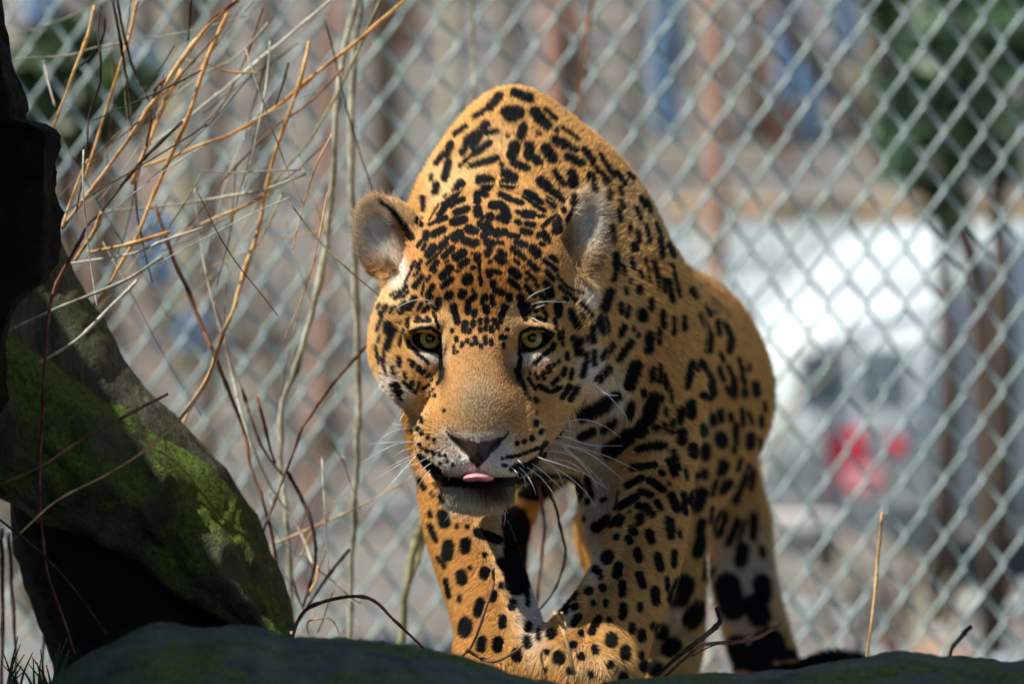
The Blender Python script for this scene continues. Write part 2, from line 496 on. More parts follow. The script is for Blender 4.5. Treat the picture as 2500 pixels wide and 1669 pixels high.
# ================================================================== chain link fence
FD = 2.3
fs_ = MPP * (D0 + FD) / D0
DW, DH = 95 * fs_, 141 * fs_
fence = empty('chain_link_fence', Vector((0, FD, -.56)))
tag(fence, 'galvanised chain link fence of diamond mesh behind the jaguar', 'fence')
m = Nodes('galvanised_wire', .45, .5)
f = m.noise(m.coord(), 60, 4)
m.col(m.ramp(f, [(.3, (.25, .34, .335)), (.7, (.38, .47, .46))]))
m.b.inputs['Metallic'].default_value = .15
M_WIRE = m.m
def zig(phase):
    pts = []
    n = 52
    for k in range(n + 1):
        z = -.60 + k * DH / 2
        sx = (-1 if k % 2 == 0 else 1) * (1 if phase == 0 else -1)
        # a short vertical hook at each corner, straight legs between; the wire lies in front on one leg, behind on the next
        y = .0032
        for dz, dx, dy in ((-.10, .86, -1), (0, 1.0, 0), (.10, .86, 1)):
            pts.append(Vector((sx * DW / 4 * dx * 1.06, dy * y * (-1 if sx < 0 else 1), z + dz * DH / 2)))
    return tube_mesh(pts, [.0028] * len(pts), 8, 'wire')
zm = [zig(0), zig(1)]
for z_ in zm: z_.materials.append(M_WIRE)
x0f = (0 - 1250 - 900) * fs_
frs = random.Random(77)
nw = int((2500 + 1800) * fs_ / (DW / 2)) + 1
for i in range(nw):
    o = link_mesh('wire', zm[i % 2], None, None)
    o.parent = fence
    o.location = (x0f + i * DW / 2 + frs.uniform(-.0014, .0014), frs.uniform(-.003, .003), .56 + frs.uniform(-.0012, .0012))
    o.rotation_euler = (0, R(frs.uniform(-.25, .25)), R(frs.uniform(-8, 8)))
for xx in (x0f - .05, x0f + nw * DW / 2 + .03):
    o = link_mesh('post', tube_mesh([Vector((xx, .03, -.1)), Vector((xx, .03, 1.95))], [.03, .03], 16, 'post'), M_WIRE); o.parent = fence
o = link_mesh('rail', tube_mesh([Vector((x0f - .05, .035, 1.28)), Vector((x0f + nw * DW / 2 + .03, .035, 1.28))], [.021, .021], 12, 'rail'), M_WIRE); o.parent = fence
# ================================================================== near things: boulders, logs, stump, added shade casters
def moss_mat(name, wood_d, wood_l, moss_d, moss_l, amount, grain=(1, 1, 1), sc=18, up=.5):
    m = Nodes(name, .92, .12)
    vec = m.coord(grain)
    f = m.noise(vec, sc, 7, .68, .3)
    wood = m.ramp(f, [(.28, wood_d), (.72, wood_l)])
    v2 = m.coord()
    mf = m.noise(v2, 9, 6, .65)
    fine = m.noise(v2, 160, 4, .7)
    moss = m.ramp(fine, [(.3, moss_d), (.7, moss_l)])
    geo = m.n('ShaderNodeNewGeometry')
    sp = m.n('ShaderNodeSeparateXYZ'); m.l(geo.outputs['Normal'], sp.inputs[0])
    k = m.math('ADD', m.math('MULTIPLY', sp.outputs['Z'], up), m.math('MULTIPLY', m.math('SUBTRACT', mf, .5), 3.2))
    k = m.math('ADD', k, amount)
    mask = m.ramp(k, [(.25, (0, 0, 0)), (.65, (1, 1, 1))])
    m.col(m.mix(mask, wood, moss))
    h = m.math('ADD', m.math('MULTIPLY', f, .6), m.math('MULTIPLY', fine, .5))
    m.bump(h, 1.0, .022)
    return m.m
M_BOULDER = moss_mat('mossy_stone', lin(50, 58, 48), lin(134, 140, 122), lin(54, 70, 34), lin(132, 142, 78), .15, sc=16, up=.3)
M_MOSSWOOD = moss_mat('mossy_timber', lin(40, 42, 32), lin(104, 108, 86), lin(42, 62, 24), lin(112, 134, 56), .45, (1, 1, 1), 14, .45)
M_GREYWOOD = moss_mat('weathered_timber', lin(54, 56, 46), lin(132, 134, 112), lin(64, 80, 38), lin(118, 134, 76), .1, (4, 4, .5), 26, .2)
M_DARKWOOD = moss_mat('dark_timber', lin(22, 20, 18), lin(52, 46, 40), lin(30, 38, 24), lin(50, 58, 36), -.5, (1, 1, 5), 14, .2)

def ridge(name, top, d, half, depth, label, seed, below=.16):
    """boulder with a given crest line: rounded across, rough"""
    P = spline([(x, y) for x, y in top], 14)
    n = 44
    vs = []
    for (x, y) in P:
        c = W(x, y, d)
        for j in range(n):
            a = math.pi * j / (n - 1)
            yy = -math.cos(a) * depth
            zz = (math.sin(a) ** .7 - 1) * below
            q = Vector((c.x, c.y + yy, c.z + zz))
            f = vnoise(q.x * 1.0 + seed, q.y, q.z, 5.0) * .018 + vnoise(q.x + seed, q.y, q.z, 20.0) * .008 + vnoise(q.x + seed, q.y, q.z, 60.0) * .003
            q += Vector((0, -math.cos(a) * f, -abs(f) * .55 * math.sin(a)))
            vs.append(q)
    L = len(P)
    fs = [(i * n + j, i * n + j + 1, (i + 1) * n + j + 1, (i + 1) * n + j) for i in range(L - 1) for j in range(n - 1)]
    fs += [(i * n, (i + 1) * n, (i + 1) * n + n - 1, i * n + n - 1) for i in range(L - 1)]
    fs += [tuple(range(n))[::-1], tuple((L - 1) * n + j for j in range(n))]
    me = mesh_from(vs, fs, True, name)
    bm = bmesh.new(); bm.from_mesh(me); bmesh.ops.recalc_face_normals(bm, faces=bm.faces); bm.to_mesh(me); bm.free()
    o = link_mesh(name, me, M_BOULDER)
    tag(o, label, 'boulder')
    return o
ridge('mossy_boulder', [(20, 1720), (110, 1668), (180, 1612), (270, 1562), (340, 1530), (400, 1518), (480, 1530), (560, 1524), (640, 1532), (700, 1548), (800, 1552), (900, 1562), (1000, 1574), (1080, 1590), (1150, 1605), (1250, 1634), (1330, 1654), (1420, 1690), (1500, 1740)], -.62, 1, .26,
      'big dark mossy boulder in front of the mossy log and the left forepaw', 2.0)
ridge('mossy_boulder', [(1330, 1740), (1420, 1680), (1500, 1660), (1600, 1652), (1700, 1642), (1850, 1628), (2000, 1614), (2100, 1606), (2145, 1594), (2190, 1586), (2245, 1592), (2350, 1600), (2500, 1606), (2620, 1612), (2760, 1660), (2840, 1730)], -.50, 1, .24,
      'long low greenish boulder with dry stalk and black twig standing behind its crest', 7.0)

# ---- hewn mossy log on the left
def beam_loft(name, secs, mat, parent=None, seed=0, rough=.006, sub=6):
    """secs: list of outlines (each a list of world points, same count) lofted into a solid, with rough surface"""
    S = [np.array([list(p) for p in s]) for s in secs]
    n = len(S[0])
    dense = spline([s.ravel() for s in S], sub)
    rings = []
    for d_ in dense:
        q = d_.reshape(n, 3)
        ring = []
        for i in range(n):
            for k in range(7): ring.append(q[i] * (1 - k / 7) + q[(i + 1) % n] * k / 7)
        c = q.mean(0)
        ring = [p + (p - c) / (np.linalg.norm(p - c) + 1e-6) * (vnoise(p[0] + seed, p[1], p[2], 9) * rough + vnoise(p[0] + seed, p[1], p[2], 34) * rough * .5 + vnoise(p[0] * .4 - p[2] * .4 + seed, p[1], (p[2] + p[0]) * 2.2, 30) * rough * .4) for p in ring]
        rings.append(ring)
    m_ = len(rings[0])
    vs = [p for r in rings for p in r]
    fs = [(i * m_ + j, i * m_ + (j + 1) % m_, (i + 1) * m_ + (j + 1) % m_, (i + 1) * m_ + j) for i in range(len(rings) - 1) for j in range(m_)]
    for e, rev in ((0, True), ((len(rings) - 1) * m_, False)):
        c = len(vs); vs.append(np.mean(vs[e:e + m_], axis=0))
        for j in range(m_):
            t = (e + j, e + (j + 1) % m_, c)
            fs.append(t[::-1] if not rev else t)
    me = mesh_from(vs, fs, True, name)
    bm = bmesh.new(); bm.from_mesh(me); bmesh.ops.recalc_face_normals(bm, faces=bm.faces); bm.to_mesh(me); bm.free()
    return link_mesh(name, me, mat, parent)
def sec(top, mid, low, d0, thick):
    """cross-section of the hewn log: top edge, arris and lower edge in the picture, near face at d0, extending back"""
    return [W(*top, d0 + thick * .75), W(*mid, d0 + .01), W((mid[0] + low[0]) / 2 - 4, (mid[1] + low[1]) / 2, d0 - .012), W(*low, d0 + .012), W(low[0] + 10, low[1] - 6, d0 + thick), W(top[0] - 16, top[1] + 30, d0 + thick * 1.15)]
LOG_D = .16
log_secs = [sec((-170, 640), (-180, 720), (-230, 1060), LOG_D - .06, .15), sec((-20, 800), (-10, 838), (-20, 1186), LOG_D - .04, .15), sec((150, 905), (140, 950), (110, 1250), LOG_D - .02, .15), sec((310, 1000), (285, 1055), (230, 1308), LOG_D, .15),
            sec((430, 1085), (400, 1140), (340, 1385), LOG_D + .01, .15), sec((556, 1198), (510, 1265), (450, 1455), LOG_D + .02, .14), sec((592, 1270), (560, 1330), (540, 1512), LOG_D + .02, .13), sec((640, 1385), (620, 1430), (610, 1560), LOG_D + .03, .11), sec((680, 1460), (664, 1500), (655, 1600), LOG_D + .03, .10), sec((716, 1545), (704, 1575), (690, 1660), LOG_D + .03, .09)]
log = beam_loft('mossy_log', log_secs, M_MOSSWOOD, None, 3.0, .014, 9)
tag(log, 'thick hewn log covered in green moss slanting down behind the dark boulder', 'log')
# curved weathered log behind it
def tube_obj(name, pts, radii, mat, parent=None, sides=20, rough=.004, seed=0, per=6):
    sp = spline([(*p, r) for p, r in zip(pts, radii)], per)
    me = tube_mesh([Vector(q[:3]) for q in sp], [max(q[3], .0005) for q in sp], sides, name)
    if rough:
        for v in me.vertices:
            nrm = v.normal
            v.co = v.co + nrm * (vnoise(v.co.x + seed, v.co.y, v.co.z, 12) * rough + vnoise(v.co.x + seed, v.co.y, v.co.z, 40) * rough * .5)
    return link_mesh(name, me, mat, parent)
o = tube_obj('weathered_log', [W(-10, 440, .36), W(48, 600, .36), W(90, 720, .36), W(150, 830, .36), W(220, 940, .36), W(310, 1050, .36), W(430, 1170, .37), W(520, 1290, .38), W(590, 1420, .38), W(640, 1560, .38)], [.04, .045, .048, .050, .050, .050, .048, .046, .044, .042], M_GREYWOOD, None, 24, .006, 4)
tag(o, 'grey green weathered curved log leaning behind the mossy log', 'log')
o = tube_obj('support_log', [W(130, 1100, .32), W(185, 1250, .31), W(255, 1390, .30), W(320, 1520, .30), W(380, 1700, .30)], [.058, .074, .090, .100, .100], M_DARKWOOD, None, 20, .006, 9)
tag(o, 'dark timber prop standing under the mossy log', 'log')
# ---- dark stump, top left
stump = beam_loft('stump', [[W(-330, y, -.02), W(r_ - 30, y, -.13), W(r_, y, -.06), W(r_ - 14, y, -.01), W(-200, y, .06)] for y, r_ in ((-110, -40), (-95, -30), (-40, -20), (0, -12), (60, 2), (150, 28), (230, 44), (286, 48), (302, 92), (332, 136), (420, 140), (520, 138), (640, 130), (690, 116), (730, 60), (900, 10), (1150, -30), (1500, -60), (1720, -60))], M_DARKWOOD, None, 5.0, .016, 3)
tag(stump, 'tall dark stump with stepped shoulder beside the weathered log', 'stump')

# ---- timber canopy added out of view: its roof shades the boulders
sh2 = empty('shade_canopy', Vector((-1.5, -2.4, -1.0)))
tag(sh2, 'added unseen timber canopy with plank roof shading the boulders', 'shelter')
plank_me = rounded_box(2.4, .034, .145, .004, 2)
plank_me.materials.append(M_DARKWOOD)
NPL = 9
for i in range(NPL):
    o = link_mesh('roof_plank', plank_me, None, sh2)
    o.location = (-1.95, -1.98 + i * .149, 2.05)
    o.rotation_euler = (R(90), 0, 0)
    o.rotation_euler = (0, 0, 0)
for xx in (-3.1, -.82):
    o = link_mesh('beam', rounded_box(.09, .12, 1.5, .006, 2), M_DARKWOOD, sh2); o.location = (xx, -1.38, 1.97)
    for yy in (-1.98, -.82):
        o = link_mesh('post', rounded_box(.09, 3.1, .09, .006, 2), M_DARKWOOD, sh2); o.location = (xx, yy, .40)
# ---- stacked log wall added outside the frame to shade the stump and logs
lw = empty('shade_wall', Vector((-1.05, -.6, -.55)))
tag(lw, 'added unseen wall of stacked dark logs shading the stump and logs', 'wall')
for i in range(11):
    ye = .20 if i < 9 else -.20
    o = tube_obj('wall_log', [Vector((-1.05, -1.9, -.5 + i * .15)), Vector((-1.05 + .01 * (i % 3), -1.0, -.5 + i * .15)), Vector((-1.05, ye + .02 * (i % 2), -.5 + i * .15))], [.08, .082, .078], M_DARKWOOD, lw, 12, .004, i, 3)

# ================================================================== stems, twigs, grass
def stem_mat(name, a, b, sc=40):
    m = Nodes(name, .7, .2)
    vec = m.coord()
    f = m.noise(vec, sc, 5, .7)
    dark = tuple(v * .35 for v in a)
    m.col(m.ramp(f, [(.28, dark), (.40, a), (.62, b), (.8, tuple(min(1, v * 1.15) for v in b))]))
    m.bump(m.noise(vec, 420, 4), .7, .0015)
    return m.m
SM = {'straw': stem_mat('straw_stem', lin(176, 132, 78), lin(226, 192, 138)), 'gold': stem_mat('golden_stem', lin(180, 130, 72), lin(224, 178, 114)), 'brown': stem_mat('brown_stem', lin(96, 66, 50), lin(150, 110, 82)),
      'dark': stem_mat('dark_stem', lin(34, 28, 26), lin(84, 70, 60)), 'red': stem_mat('reddish_stem', lin(84, 48, 44), lin(140, 88, 76)), 'grey': stem_mat('grey_stem', lin(128, 126, 108), lin(190, 190, 168)),
      'pale': stem_mat('pale_stem', lin(176, 176, 164), lin(226, 224, 208)), 'olive': stem_mat('olive_stem', lin(104, 104, 72), lin(168, 164, 122))}
WORD = {'straw': 'straw coloured', 'gold': 'golden', 'brown': 'brown', 'dark': 'blackish', 'red': 'reddish brown', 'grey': 'grey', 'pale': 'pale', 'olive': 'olive'}
def stem(pts, rpx, mat, d, label=None, d1=None, seed=0, name='dry_stem', group=None, knots=True):
    d1 = d if d1 is None else d1
    n = len(pts)
    P = [(*W(x, y, d + (d1 - d) * i / max(n - 1, 1) + .012 * math.sin(i * 1.7 + seed)), 0) for i, (x, y) in enumerate(pts)]
    sp = spline(P, 5)
    r = rpx * MPP * (D0 + d) / D0
    k = len(sp)
    pp, rr = [], []
    for i, q in enumerate(sp):
        t = i / (k - 1)
        pp.append(Vector(q[:3]) + Vector((vnoise(q[0], q[2], seed, 30), vnoise(q[2], q[0], seed + 4, 30), 0)) * r * .5)
        bump = (1.34 if (knots and (i + seed) % 7 == 0) else 1.0) * (1 + .16 * vnoise(t * 40, seed, 0, 1.0))
        rr.append(max(r * (.72 + .28 * math.sin(math.pi * min(1, t * 1.1 + .2))) * bump, .0004))
    o = link_mesh(name, tube_mesh(pp, rr, 7, 'stem'), SM[mat])
    tag(o, label or (WORD[mat] + ' dry stem in the tangle between the stump and the jaguar'), 'stem', group or (WORD[mat] + ' stems of the tangle beside the stump'))
    return o
ST = '''straw 6.5 .35:580 0 500 72 421 178 343 296 250 428 150 557;straw 4.6 .4:232 14 214 89 171 200 125 325;gold 4 .45:336 0 311 100 286 186 264 250 236 343 204 440;gold 4.8 .5:989 0 886 89 764 186 671 264 557 332 500 350 421 382 350 407;
dark 4.5 .3:446 296 357 382 314 432 250 511 214 550 190 600;red 4.6 .1:204 575 166 639 134 703 118 773 110 869 102 1047 97 1132 100 1271 116 1398 150 1493 183 1598;red 4 .35:580 0 500 64 430 168 379 221 368 304 357 357;
gold 7 .45:446 171 393 271 361 350 320 450;gold 5.6 .4:556 31 510 133 459 286 418 378 378 469 327 587 265 699 219 755;straw 5.4 .5:755 102 730 204 668 388 633 551 587 689 564 768 537 829 510 913 468 986 426 1082;
brown 5.5 .5:377 500 415 611 453 699 491 791 522 860 553 940 595 1051 610 1133 643 1225 670 1340 698 1505;pale 4.2 .55:522 737 545 806 568 913 591 1017 621 1100 665 1193 734 1299 766 1386;
brown 4 .45:912 825 817 932 748 1028 734 1055 698 1152 652 1271 627 1354;dark 5 .5:700 1150 734 1211 762 1280 771 1340 766 1395 740 1480;straw 2.6 .6:638 1342 734 1299 872 1239 1000 1170;pale 2.4 .5:785 1110 794 1248 803 1409;dark 4.6 .5:853 1340 808 1395 775 1445 716 1532;
brown 4 .0:410 961 305 1016 183 1083 100 1138 0 1182;straw 4 .02:549 806 515 911 471 983 388 1072 277 1149 139 1221 33 1315;dark 3.2 .0:0 1268 111 1360 194 1454 260 1548;pale 4.4 .2:335 684 239 780 198 821 137 862 92 888;
grey 4.4 .2:395 627 319 678 223 719 128 757 0 815;pale 3.6 .3:497 556 399 588 319 620 175 642;gold 5.4 .3:418 566 319 595 214 617;straw 7 .25:245 520 233 556 185 636;pale 4 .55:807 0 707 86 636 143 554 214 500 254 430 310 357 360;
olive 3.8 .6:929 0 857 161 807 257 757 343 721 386 640 470;brown 3 .55:843 161 764 243 671 311 571 411 500 500 430 590;grey 3.8 .5:746 425 643 464 554 479 500 489 390 505 260 515;straw 4 .5:661 475 571 514 500 543 399 590;grey 3 .6:654 57 618 100 571 143 500 180 430 230;
dark 3 .5:704 154 693 200 675 257;straw 2.6 .5:636 179 554 175 500 154 446 147;dark 2.8 .3:246 14 239 71 246 143 243 207 218 279 211 357 200 446 185 520;dark 3.6 .32:246 14 257 64 239 118 196 161;dark 3.6 .4:275 0 289 71 304 161 318 250 322 330;dark 3.6 .42:286 0 304 89 329 179 357 236 372 260;
dark 3.6 .4:468 0 462 50 459 100;grey 1.8 .5:36 143 160 136 243 114 357 96 464 75 600 40;pale 2.6 .5:106 150 118 200 134 260;brown 4 .5:590 950 610 1010 640 1090 690 1160;brown 4.4 .45:626 965 640 1010 655 1080 672 1130;gold 3.6 .4:752 1452 770 1420 775 1380;
pale 3.2 .4:715 1415 728 1455 742 1490;straw 2 .3:752 1545 750 1520 765 1512 800 1508 820 1525 832 1560;brown 2.8 .6:640 20 600 140 540 260 470 330;olive 3 .55:690 470 650 560 600 640;dark 2.6 .45:330 430 335 520 350 600 372 690;straw 3.2 .3:150 560 170 500 195 430 215 390'''
for i, row in enumerate(ST.replace('\n', '').split(';')):
    h, c = row.split(':')
    mt, r_, d_ = h.split()
    q = [float(v) for v in c.split()]
    stem(list(zip(q[0::2], q[1::2])), float(r_), mt, float(d_), seed=i)
# upright saplings
stem([(885, -40), (870, 0), (835, 150), (821, 286), (811, 459), (796, 592), (765, 749), (721, 902), (687, 997), (686, 1133), (698, 1248), (707, 1363), (714, 1523), (716, 1600)], 8.5, 'grey', .75, 'crooked grey green sapling bending towards the mossy log', name='sapling', group='saplings behind the jaguar')
stem([(880, -40), (878, 0), (862, 153), (857, 408), (867, 663), (874, 950), (872, 1088), (865, 1271), (858, 1409), (854, 1600)], 9.5, 'grey', .8, 'straight grey sapling rising beside the left ear and whiskers', name='sapling', group='saplings behind the jaguar')
stem([(1075, 1120), (1032, 1271), (1000, 1386), (973, 1600)], 12, 'olive', .9, 'thick olive stem slanting behind the left foreleg', name='sapling', group='saplings behind the jaguar')
stem([(1058, 1180), (1030, 1330), (1000, 1420)], 7, 'olive', .92, 'thin olive shoot against the thick olive stem', name='sapling', group='saplings behind the jaguar')
stem([(1153, -40), (1153, 107), (1160, 178), (1155, 264), (1150, 500), (1140, 900)], 5.4, 'grey', 1.5, 'slim grey stem rising straight behind the left side of the hump', name='sapling', group='saplings behind the jaguar')
stem([(1450, -40), (1445, 0), (1426, 138), (1405, 319), (1395, 500), (1390, 800)], 5.2, 'brown', 1.7, 'slim brown stem rising behind the right side of the hump', name='sapling', group='saplings behind the jaguar')
stem([(2155, 1251), (2143, 1366), (2132, 1484), (2116, 1607), (2110, 1680)], 4.2, 'straw', .35, 'single straw stalk standing upright behind the long boulder')
stem([(2368, 1530), (2358, 1538), (2341, 1559), (2325, 1580), (2315, 1612)], 5.5, 'dark', -.42, 'short black bent twig poking up from the long boulder', name='twig')
stem([(1750, 1485), (1757, 1517), (1724, 1550), (1670, 1590), (1608, 1644), (1590, 1680)], 6.5, 'dark', .1, 'forked dark twig lying before the hind leg', name='twig')
stem([(1909, 1521), (1833, 1561), (1724, 1572), (1680, 1600), (1623, 1650)], 5.0, 'brown', .12, 'grey brown twig reaching right across the banded tail', name='twig')
stem([(1690, 1600), (1740, 1575), (1800, 1560), (1830, 1545)], 1.8, 'dark', .12, 'hair thin dark twig crossing the gap before the banded tail', name='twig')
stem([(1309, 1150), (1323, 1228), (1329, 1284), (1323, 1351), (1314, 1440), (1309, 1520), (1305, 1600)], 4.2, 'red', .75, 'straight reddish stem seen between the forelegs', name='twig')
stem([(1325, 1160), (1338, 1199), (1356, 1235), (1370, 1295), (1381, 1346), (1370, 1400), (1347, 1451), (1309, 1498), (1290, 1540)], 3.6, 'dark', .45, 'bowed thorny dark stem seen between the forelegs', name='twig')
stem([(1355, 1497), (1368, 1520), (1380, 1554), (1401, 1645)], 6.0, 'straw', -.22, 'split cream straw standing before the right forepaw', name='twig')
stem([(1372, 1495), (1380, 1515), (1381, 1550)], 3.0, 'straw', -.22, 'small straw splinter beside the split cream straw', name='twig')
stem([(1204, 1388), (1203, 1415), (1197, 1448), (1172, 1525), (1150, 1580), (1129, 1600)], 4.4, 'brown', -.10, 'curved brown twig standing against the left foreleg', name='twig')
stem([(1140, 1585), (1165, 1600), (1206, 1614), (1252, 1593), (1278, 1572)], 4.6, 'brown', -.10, 'sagging brown twig lying across the left wrist', name='twig')
stem([(1510, 1625), (1503, 1645), (1490, 1670)], 4.0, 'straw', -.26, 'pale straw tip before the outer toes of the right forepaw', name='twig')
stem([(711, 1560), (743, 1491), (817, 1461), (899, 1459), (959, 1510), (1030, 1578), (1060, 1610)], 4.6, 'red', .05, 'arching reddish bramble stem between the mossy log and the left forepaw', name='bramble')
stem([(20, 1300), (28, 1420), (36, 1560), (40, 1680)], 5, 'dark', .5, 'dark upright stem below the mossy log by the grass tuft')
stem([(2, 1290), (6, 1450), (4, 1680)], 6, 'dark', .45, 'thick black upright stem below the mossy log at the stump foot')
stem([(112, 1420), (108, 1540), (100, 1680)], 4, 'dark', .5, 'thin black stem between the timber prop and the grass tuft')
# fine twigs of the tangle
rs = random.Random(21)
for i in range(58):
    x, y = rs.uniform(120, 840), rs.uniform(-20, 640)
    a = rs.gauss(math.radians(58), .45)
    L = rs.uniform(230, 560)
    cur = rs.uniform(-.35, .35)
    pts = []
    for k in range(5):
        pts.append((x, y)); a += cur / 4 + rs.uniform(-.08, .08)
        x -= math.cos(a) * L / 4; y += math.sin(a) * L / 4
    if min(p[0] for p in pts) < 110 and max(p[1] for p in pts) > 250: continue
    stem(pts, rs.uniform(1.0, 2.4), rs.choice(['grey', 'pale', 'straw', 'brown', 'olive', 'dark', 'grey']), rs.uniform(.2, .9), seed=i, name='fine_twig', knots=False)
for i in range(26):
    x, y = rs.uniform(560, 830), rs.uniform(1050, 1480)
    a = rs.uniform(-.9, .9); L = rs.uniform(60, 200)
    pts = []
    for k in range(4):
        pts.append((x, y)); a += rs.uniform(-.25, .25)
        x += math.sin(a) * L / 3; y += math.cos(a) * L / 3
    if min(p[0] for p in pts) < 640: continue
    c_ = rs.choice(['brown', 'dark', 'pale', 'straw'])
    stem(pts, rs.uniform(1.0, 2.2), c_, rs.uniform(.35, .8), WORD[c_] + ' fine twig in the thicket right of the mossy log', seed=i, name='fine_twig', group=WORD[c_] + ' fine twigs right of the mossy log', knots=False)
# grass tuft below the log
gt = empty('grass_tuft', W(75, 1690, .05))
tag(gt, 'small tuft of green grass growing under the mossy log', 'grass')
m = Nodes('grass_blade', .5, .3); m.col(m.ramp(m.noise(m.coord(), 30, 2), [(.3, (.03, .08, .02)), (.7, (.07, .16, .04))])); MG = m.m
for i in range(26):
    x0 = rs.uniform(10, 150); h_ = rs.uniform(60, 150); ln = rs.uniform(-50, 50)
    p = [W(x0, 1700, .05 + rs.uniform(-.03, .03)), W(x0 + ln * .3, 1700 - h_ * .5, .05), W(x0 + ln, 1700 - h_, .04)]
    sp = [Vector(q) for q in spline(p, 4)]
    k = len(sp)
    link_mesh('blade', tube_mesh(sp, [.0016 * (1 - i2 / k) + .0003 for i2 in range(k)], 4, 'blade'), MG, gt)
# ================================================================== the jaguar
# ---- body volume: smooth union of cones and ellipsoids, polygonised as one continuous surface
PRIMS = []
def Wn(px, py, d): return np.array(W(px, py, d))
def cone(a, ra, b, rb, k=0.03):
    PRIMS.append(('c', Wn(*a), ra, Wn(*b), rb, k, None))
def chain(pts, k=0.03):
    """one limb: a tube through the joints with a smoothly changing radius"""
    sp = spline([(*Wn(*p), r) for p, r in pts], 5)
    PRIMS.append(('h', np.array([q[:3] for q in sp]), np.array([q[3] for q in sp]), None, None, k, None))
def ell(c, r, k=0.02, roll=0.0, pitch=0.0, yaw=0.0, sub=False):
    # r = (rx, ry(depth), rz); roll in the picture plane (clockwise seen by the camera is positive)
    M = np.array(Matrix.Rotation(R(yaw), 3, 'Z') @ Matrix.Rotation(R(pitch), 3, 'X') @ Matrix.Rotation(R(roll), 3, 'Y'))
    PRIMS.append(('s' if sub else 'e', Wn(*c), np.array(r), M, None, k, None))

def prim_eval(p, X):
    if p[0] == 'c':
        _, a, ra, b, rb, k, _ = p
        ab = b - a
        t = np.clip(((X - a) @ ab) / (ab @ ab), 0, 1)
        dx = X - a - t[..., None] * ab
        return np.sqrt((dx * dx).sum(-1)) - (ra + (rb - ra) * t)
    if p[0] == 'h':
        P, rr = p[1], p[2]
        f = None
        for i in range(len(P) - 1):
            g = prim_eval(('c', P[i], rr[i], P[i + 1], rr[i + 1], 0, None), X)
            f = g if f is None else np.minimum(f, g)
        return f
    _, c, r, M, _, k, _ = p
    q = (X - c) @ M
    k0 = np.sqrt(((q / r) ** 2).sum(-1))
    k1 = np.sqrt(((q / (r * r)) ** 2).sum(-1)) + 1e-9
    return k0 * (k0 - 1.0) / k1
def combine(f, g, p):
    k = p[5]
    if p[0] == 's':
        h = np.maximum(k - np.abs(f + g), 0) / k
        return np.maximum(f, -g) + h * h * k * 0.25
    h = np.maximum(k - np.abs(f - g), 0) / k
    return np.minimum(f, g) - h * h * k * 0.25
def sdf(X):
    f = np.full(X.shape[:-1], 1.0)
    for p in PRIMS:
        a, b = prim_box(p, p[5] + .012)
        m = np.all((X > a) & (X < b), 1)
        if m.any(): f[m] = combine(f[m], prim_eval(p, X[m]), p)
    return f
def prim_box(p, m):
    if p[0] == 'c':
        r = max(p[2], p[4])
        return np.minimum(p[1], p[3]) - r - m, np.maximum(p[1], p[3]) + r + m
    if p[0] == 'h':
        return p[1].min(0) - p[2].max() - m, p[1].max(0) + p[2].max() + m
    e = np.full(3, p[2].max())
    return p[1] - e - m, p[1] + e + m

# trunk
ell((1262, 500, .50), (.088, .17, .118), .05)                # withers
ell((1252, 345, .49), (.042, .10, .050), .05)
ell((1305, 650, .52), (.140, .22, .14), .06)
ell((1305, 850, .50), (.150, .24, .135), .06)
cone((1400, 830, .65), .150, (1590, 900, 1.08), .125, .08)   # ribs and belly
ell((1632, 965, 1.12), (.109, .17, .130), .06)               # hips
cone((1678, 815, 1.15), .045, (1640, 930, 1.25), .10, .06)
cone((1196, 730, .12), .078, (1275, 610, .46), .115, .06)    # neck
cone((1210, 900, .14), .075, (1290, 850, .40), .13, .06)     # throat and breast
# shoulder blades
ell((1150, 570, .45), (.045, .09, .12), .05, roll=24)
ell((1462, 650, .44), (.072, .10, .145), .05, roll=-26)
ell((1545, 860, .40), (.062, .09, .12), .05, roll=-10)
# fore leg on the picture's left
chain([((1115, 740, .42), .078), ((1112, 1000, .37), .056), ((1113, 1150, .31), .0425), ((1131, 1270, .25), .0420), ((1166, 1370, .18), .0435), ((1201, 1480, .11), .0430), ((1228, 1575, .05), .046)], .03)
ell((1240, 1630, .015), (.055, .075, .036), .03, roll=5)
for i, (x, dd) in enumerate(((1165, .005), (1215, -.03), (1268, -.03), (1310, .0))):
    ell((x, 1650, dd), (.018, .034, .022), .012)
# fore leg on the picture's right
chain([((1490, 800, .42), .090), ((1570, 980, .38), .066), ((1604, 1120, .32), .0400), ((1596, 1240, .25), .0385), ((1556, 1385, .14), .0425), ((1505, 1490, .06), .0450), ((1455, 1575, .0), .0500)], .03)
ell((1430, 1625, -.03), (.056, .08, .040), .03, roll=8)
for i, (x, dd) in enumerate(((1345, -.04), (1400, -.08), (1460, -.085), (1512, -.05))):
    ell((x, 1652, dd), (.020, .036, .025), .012)
cone((1492, 1100, .44), .042, (1480, 1310, .36), .020, .03)  # loose skin behind the elbow
cone((1230, 1020, .42), .06, (1235, 1120, .46), .02, .04)
# hind leg (picture right): thigh, shank, foot
chain([((1690, 980, 1.10), .092), ((1610, 1170, .96), .084), ((1568, 1310, .87), .078), ((1615, 1470, .95), .053), ((1625, 1560, .98), .046), ((1600, 1640, .92), .046)], .035)
ell((1590, 1665, .88), (.05, .075, .03), .02)
# other hind leg, seen between the fore legs
chain([((1430, 980, 1.12), .085), ((1280, 1110, 1.0), .050), ((1236, 1280, .95), .030), ((1230, 1440, 1.03), .028), ((1232, 1620, 1.0), .032)], .03)
ell((1250, 1660, .95), (.045, .07, .028), .02)
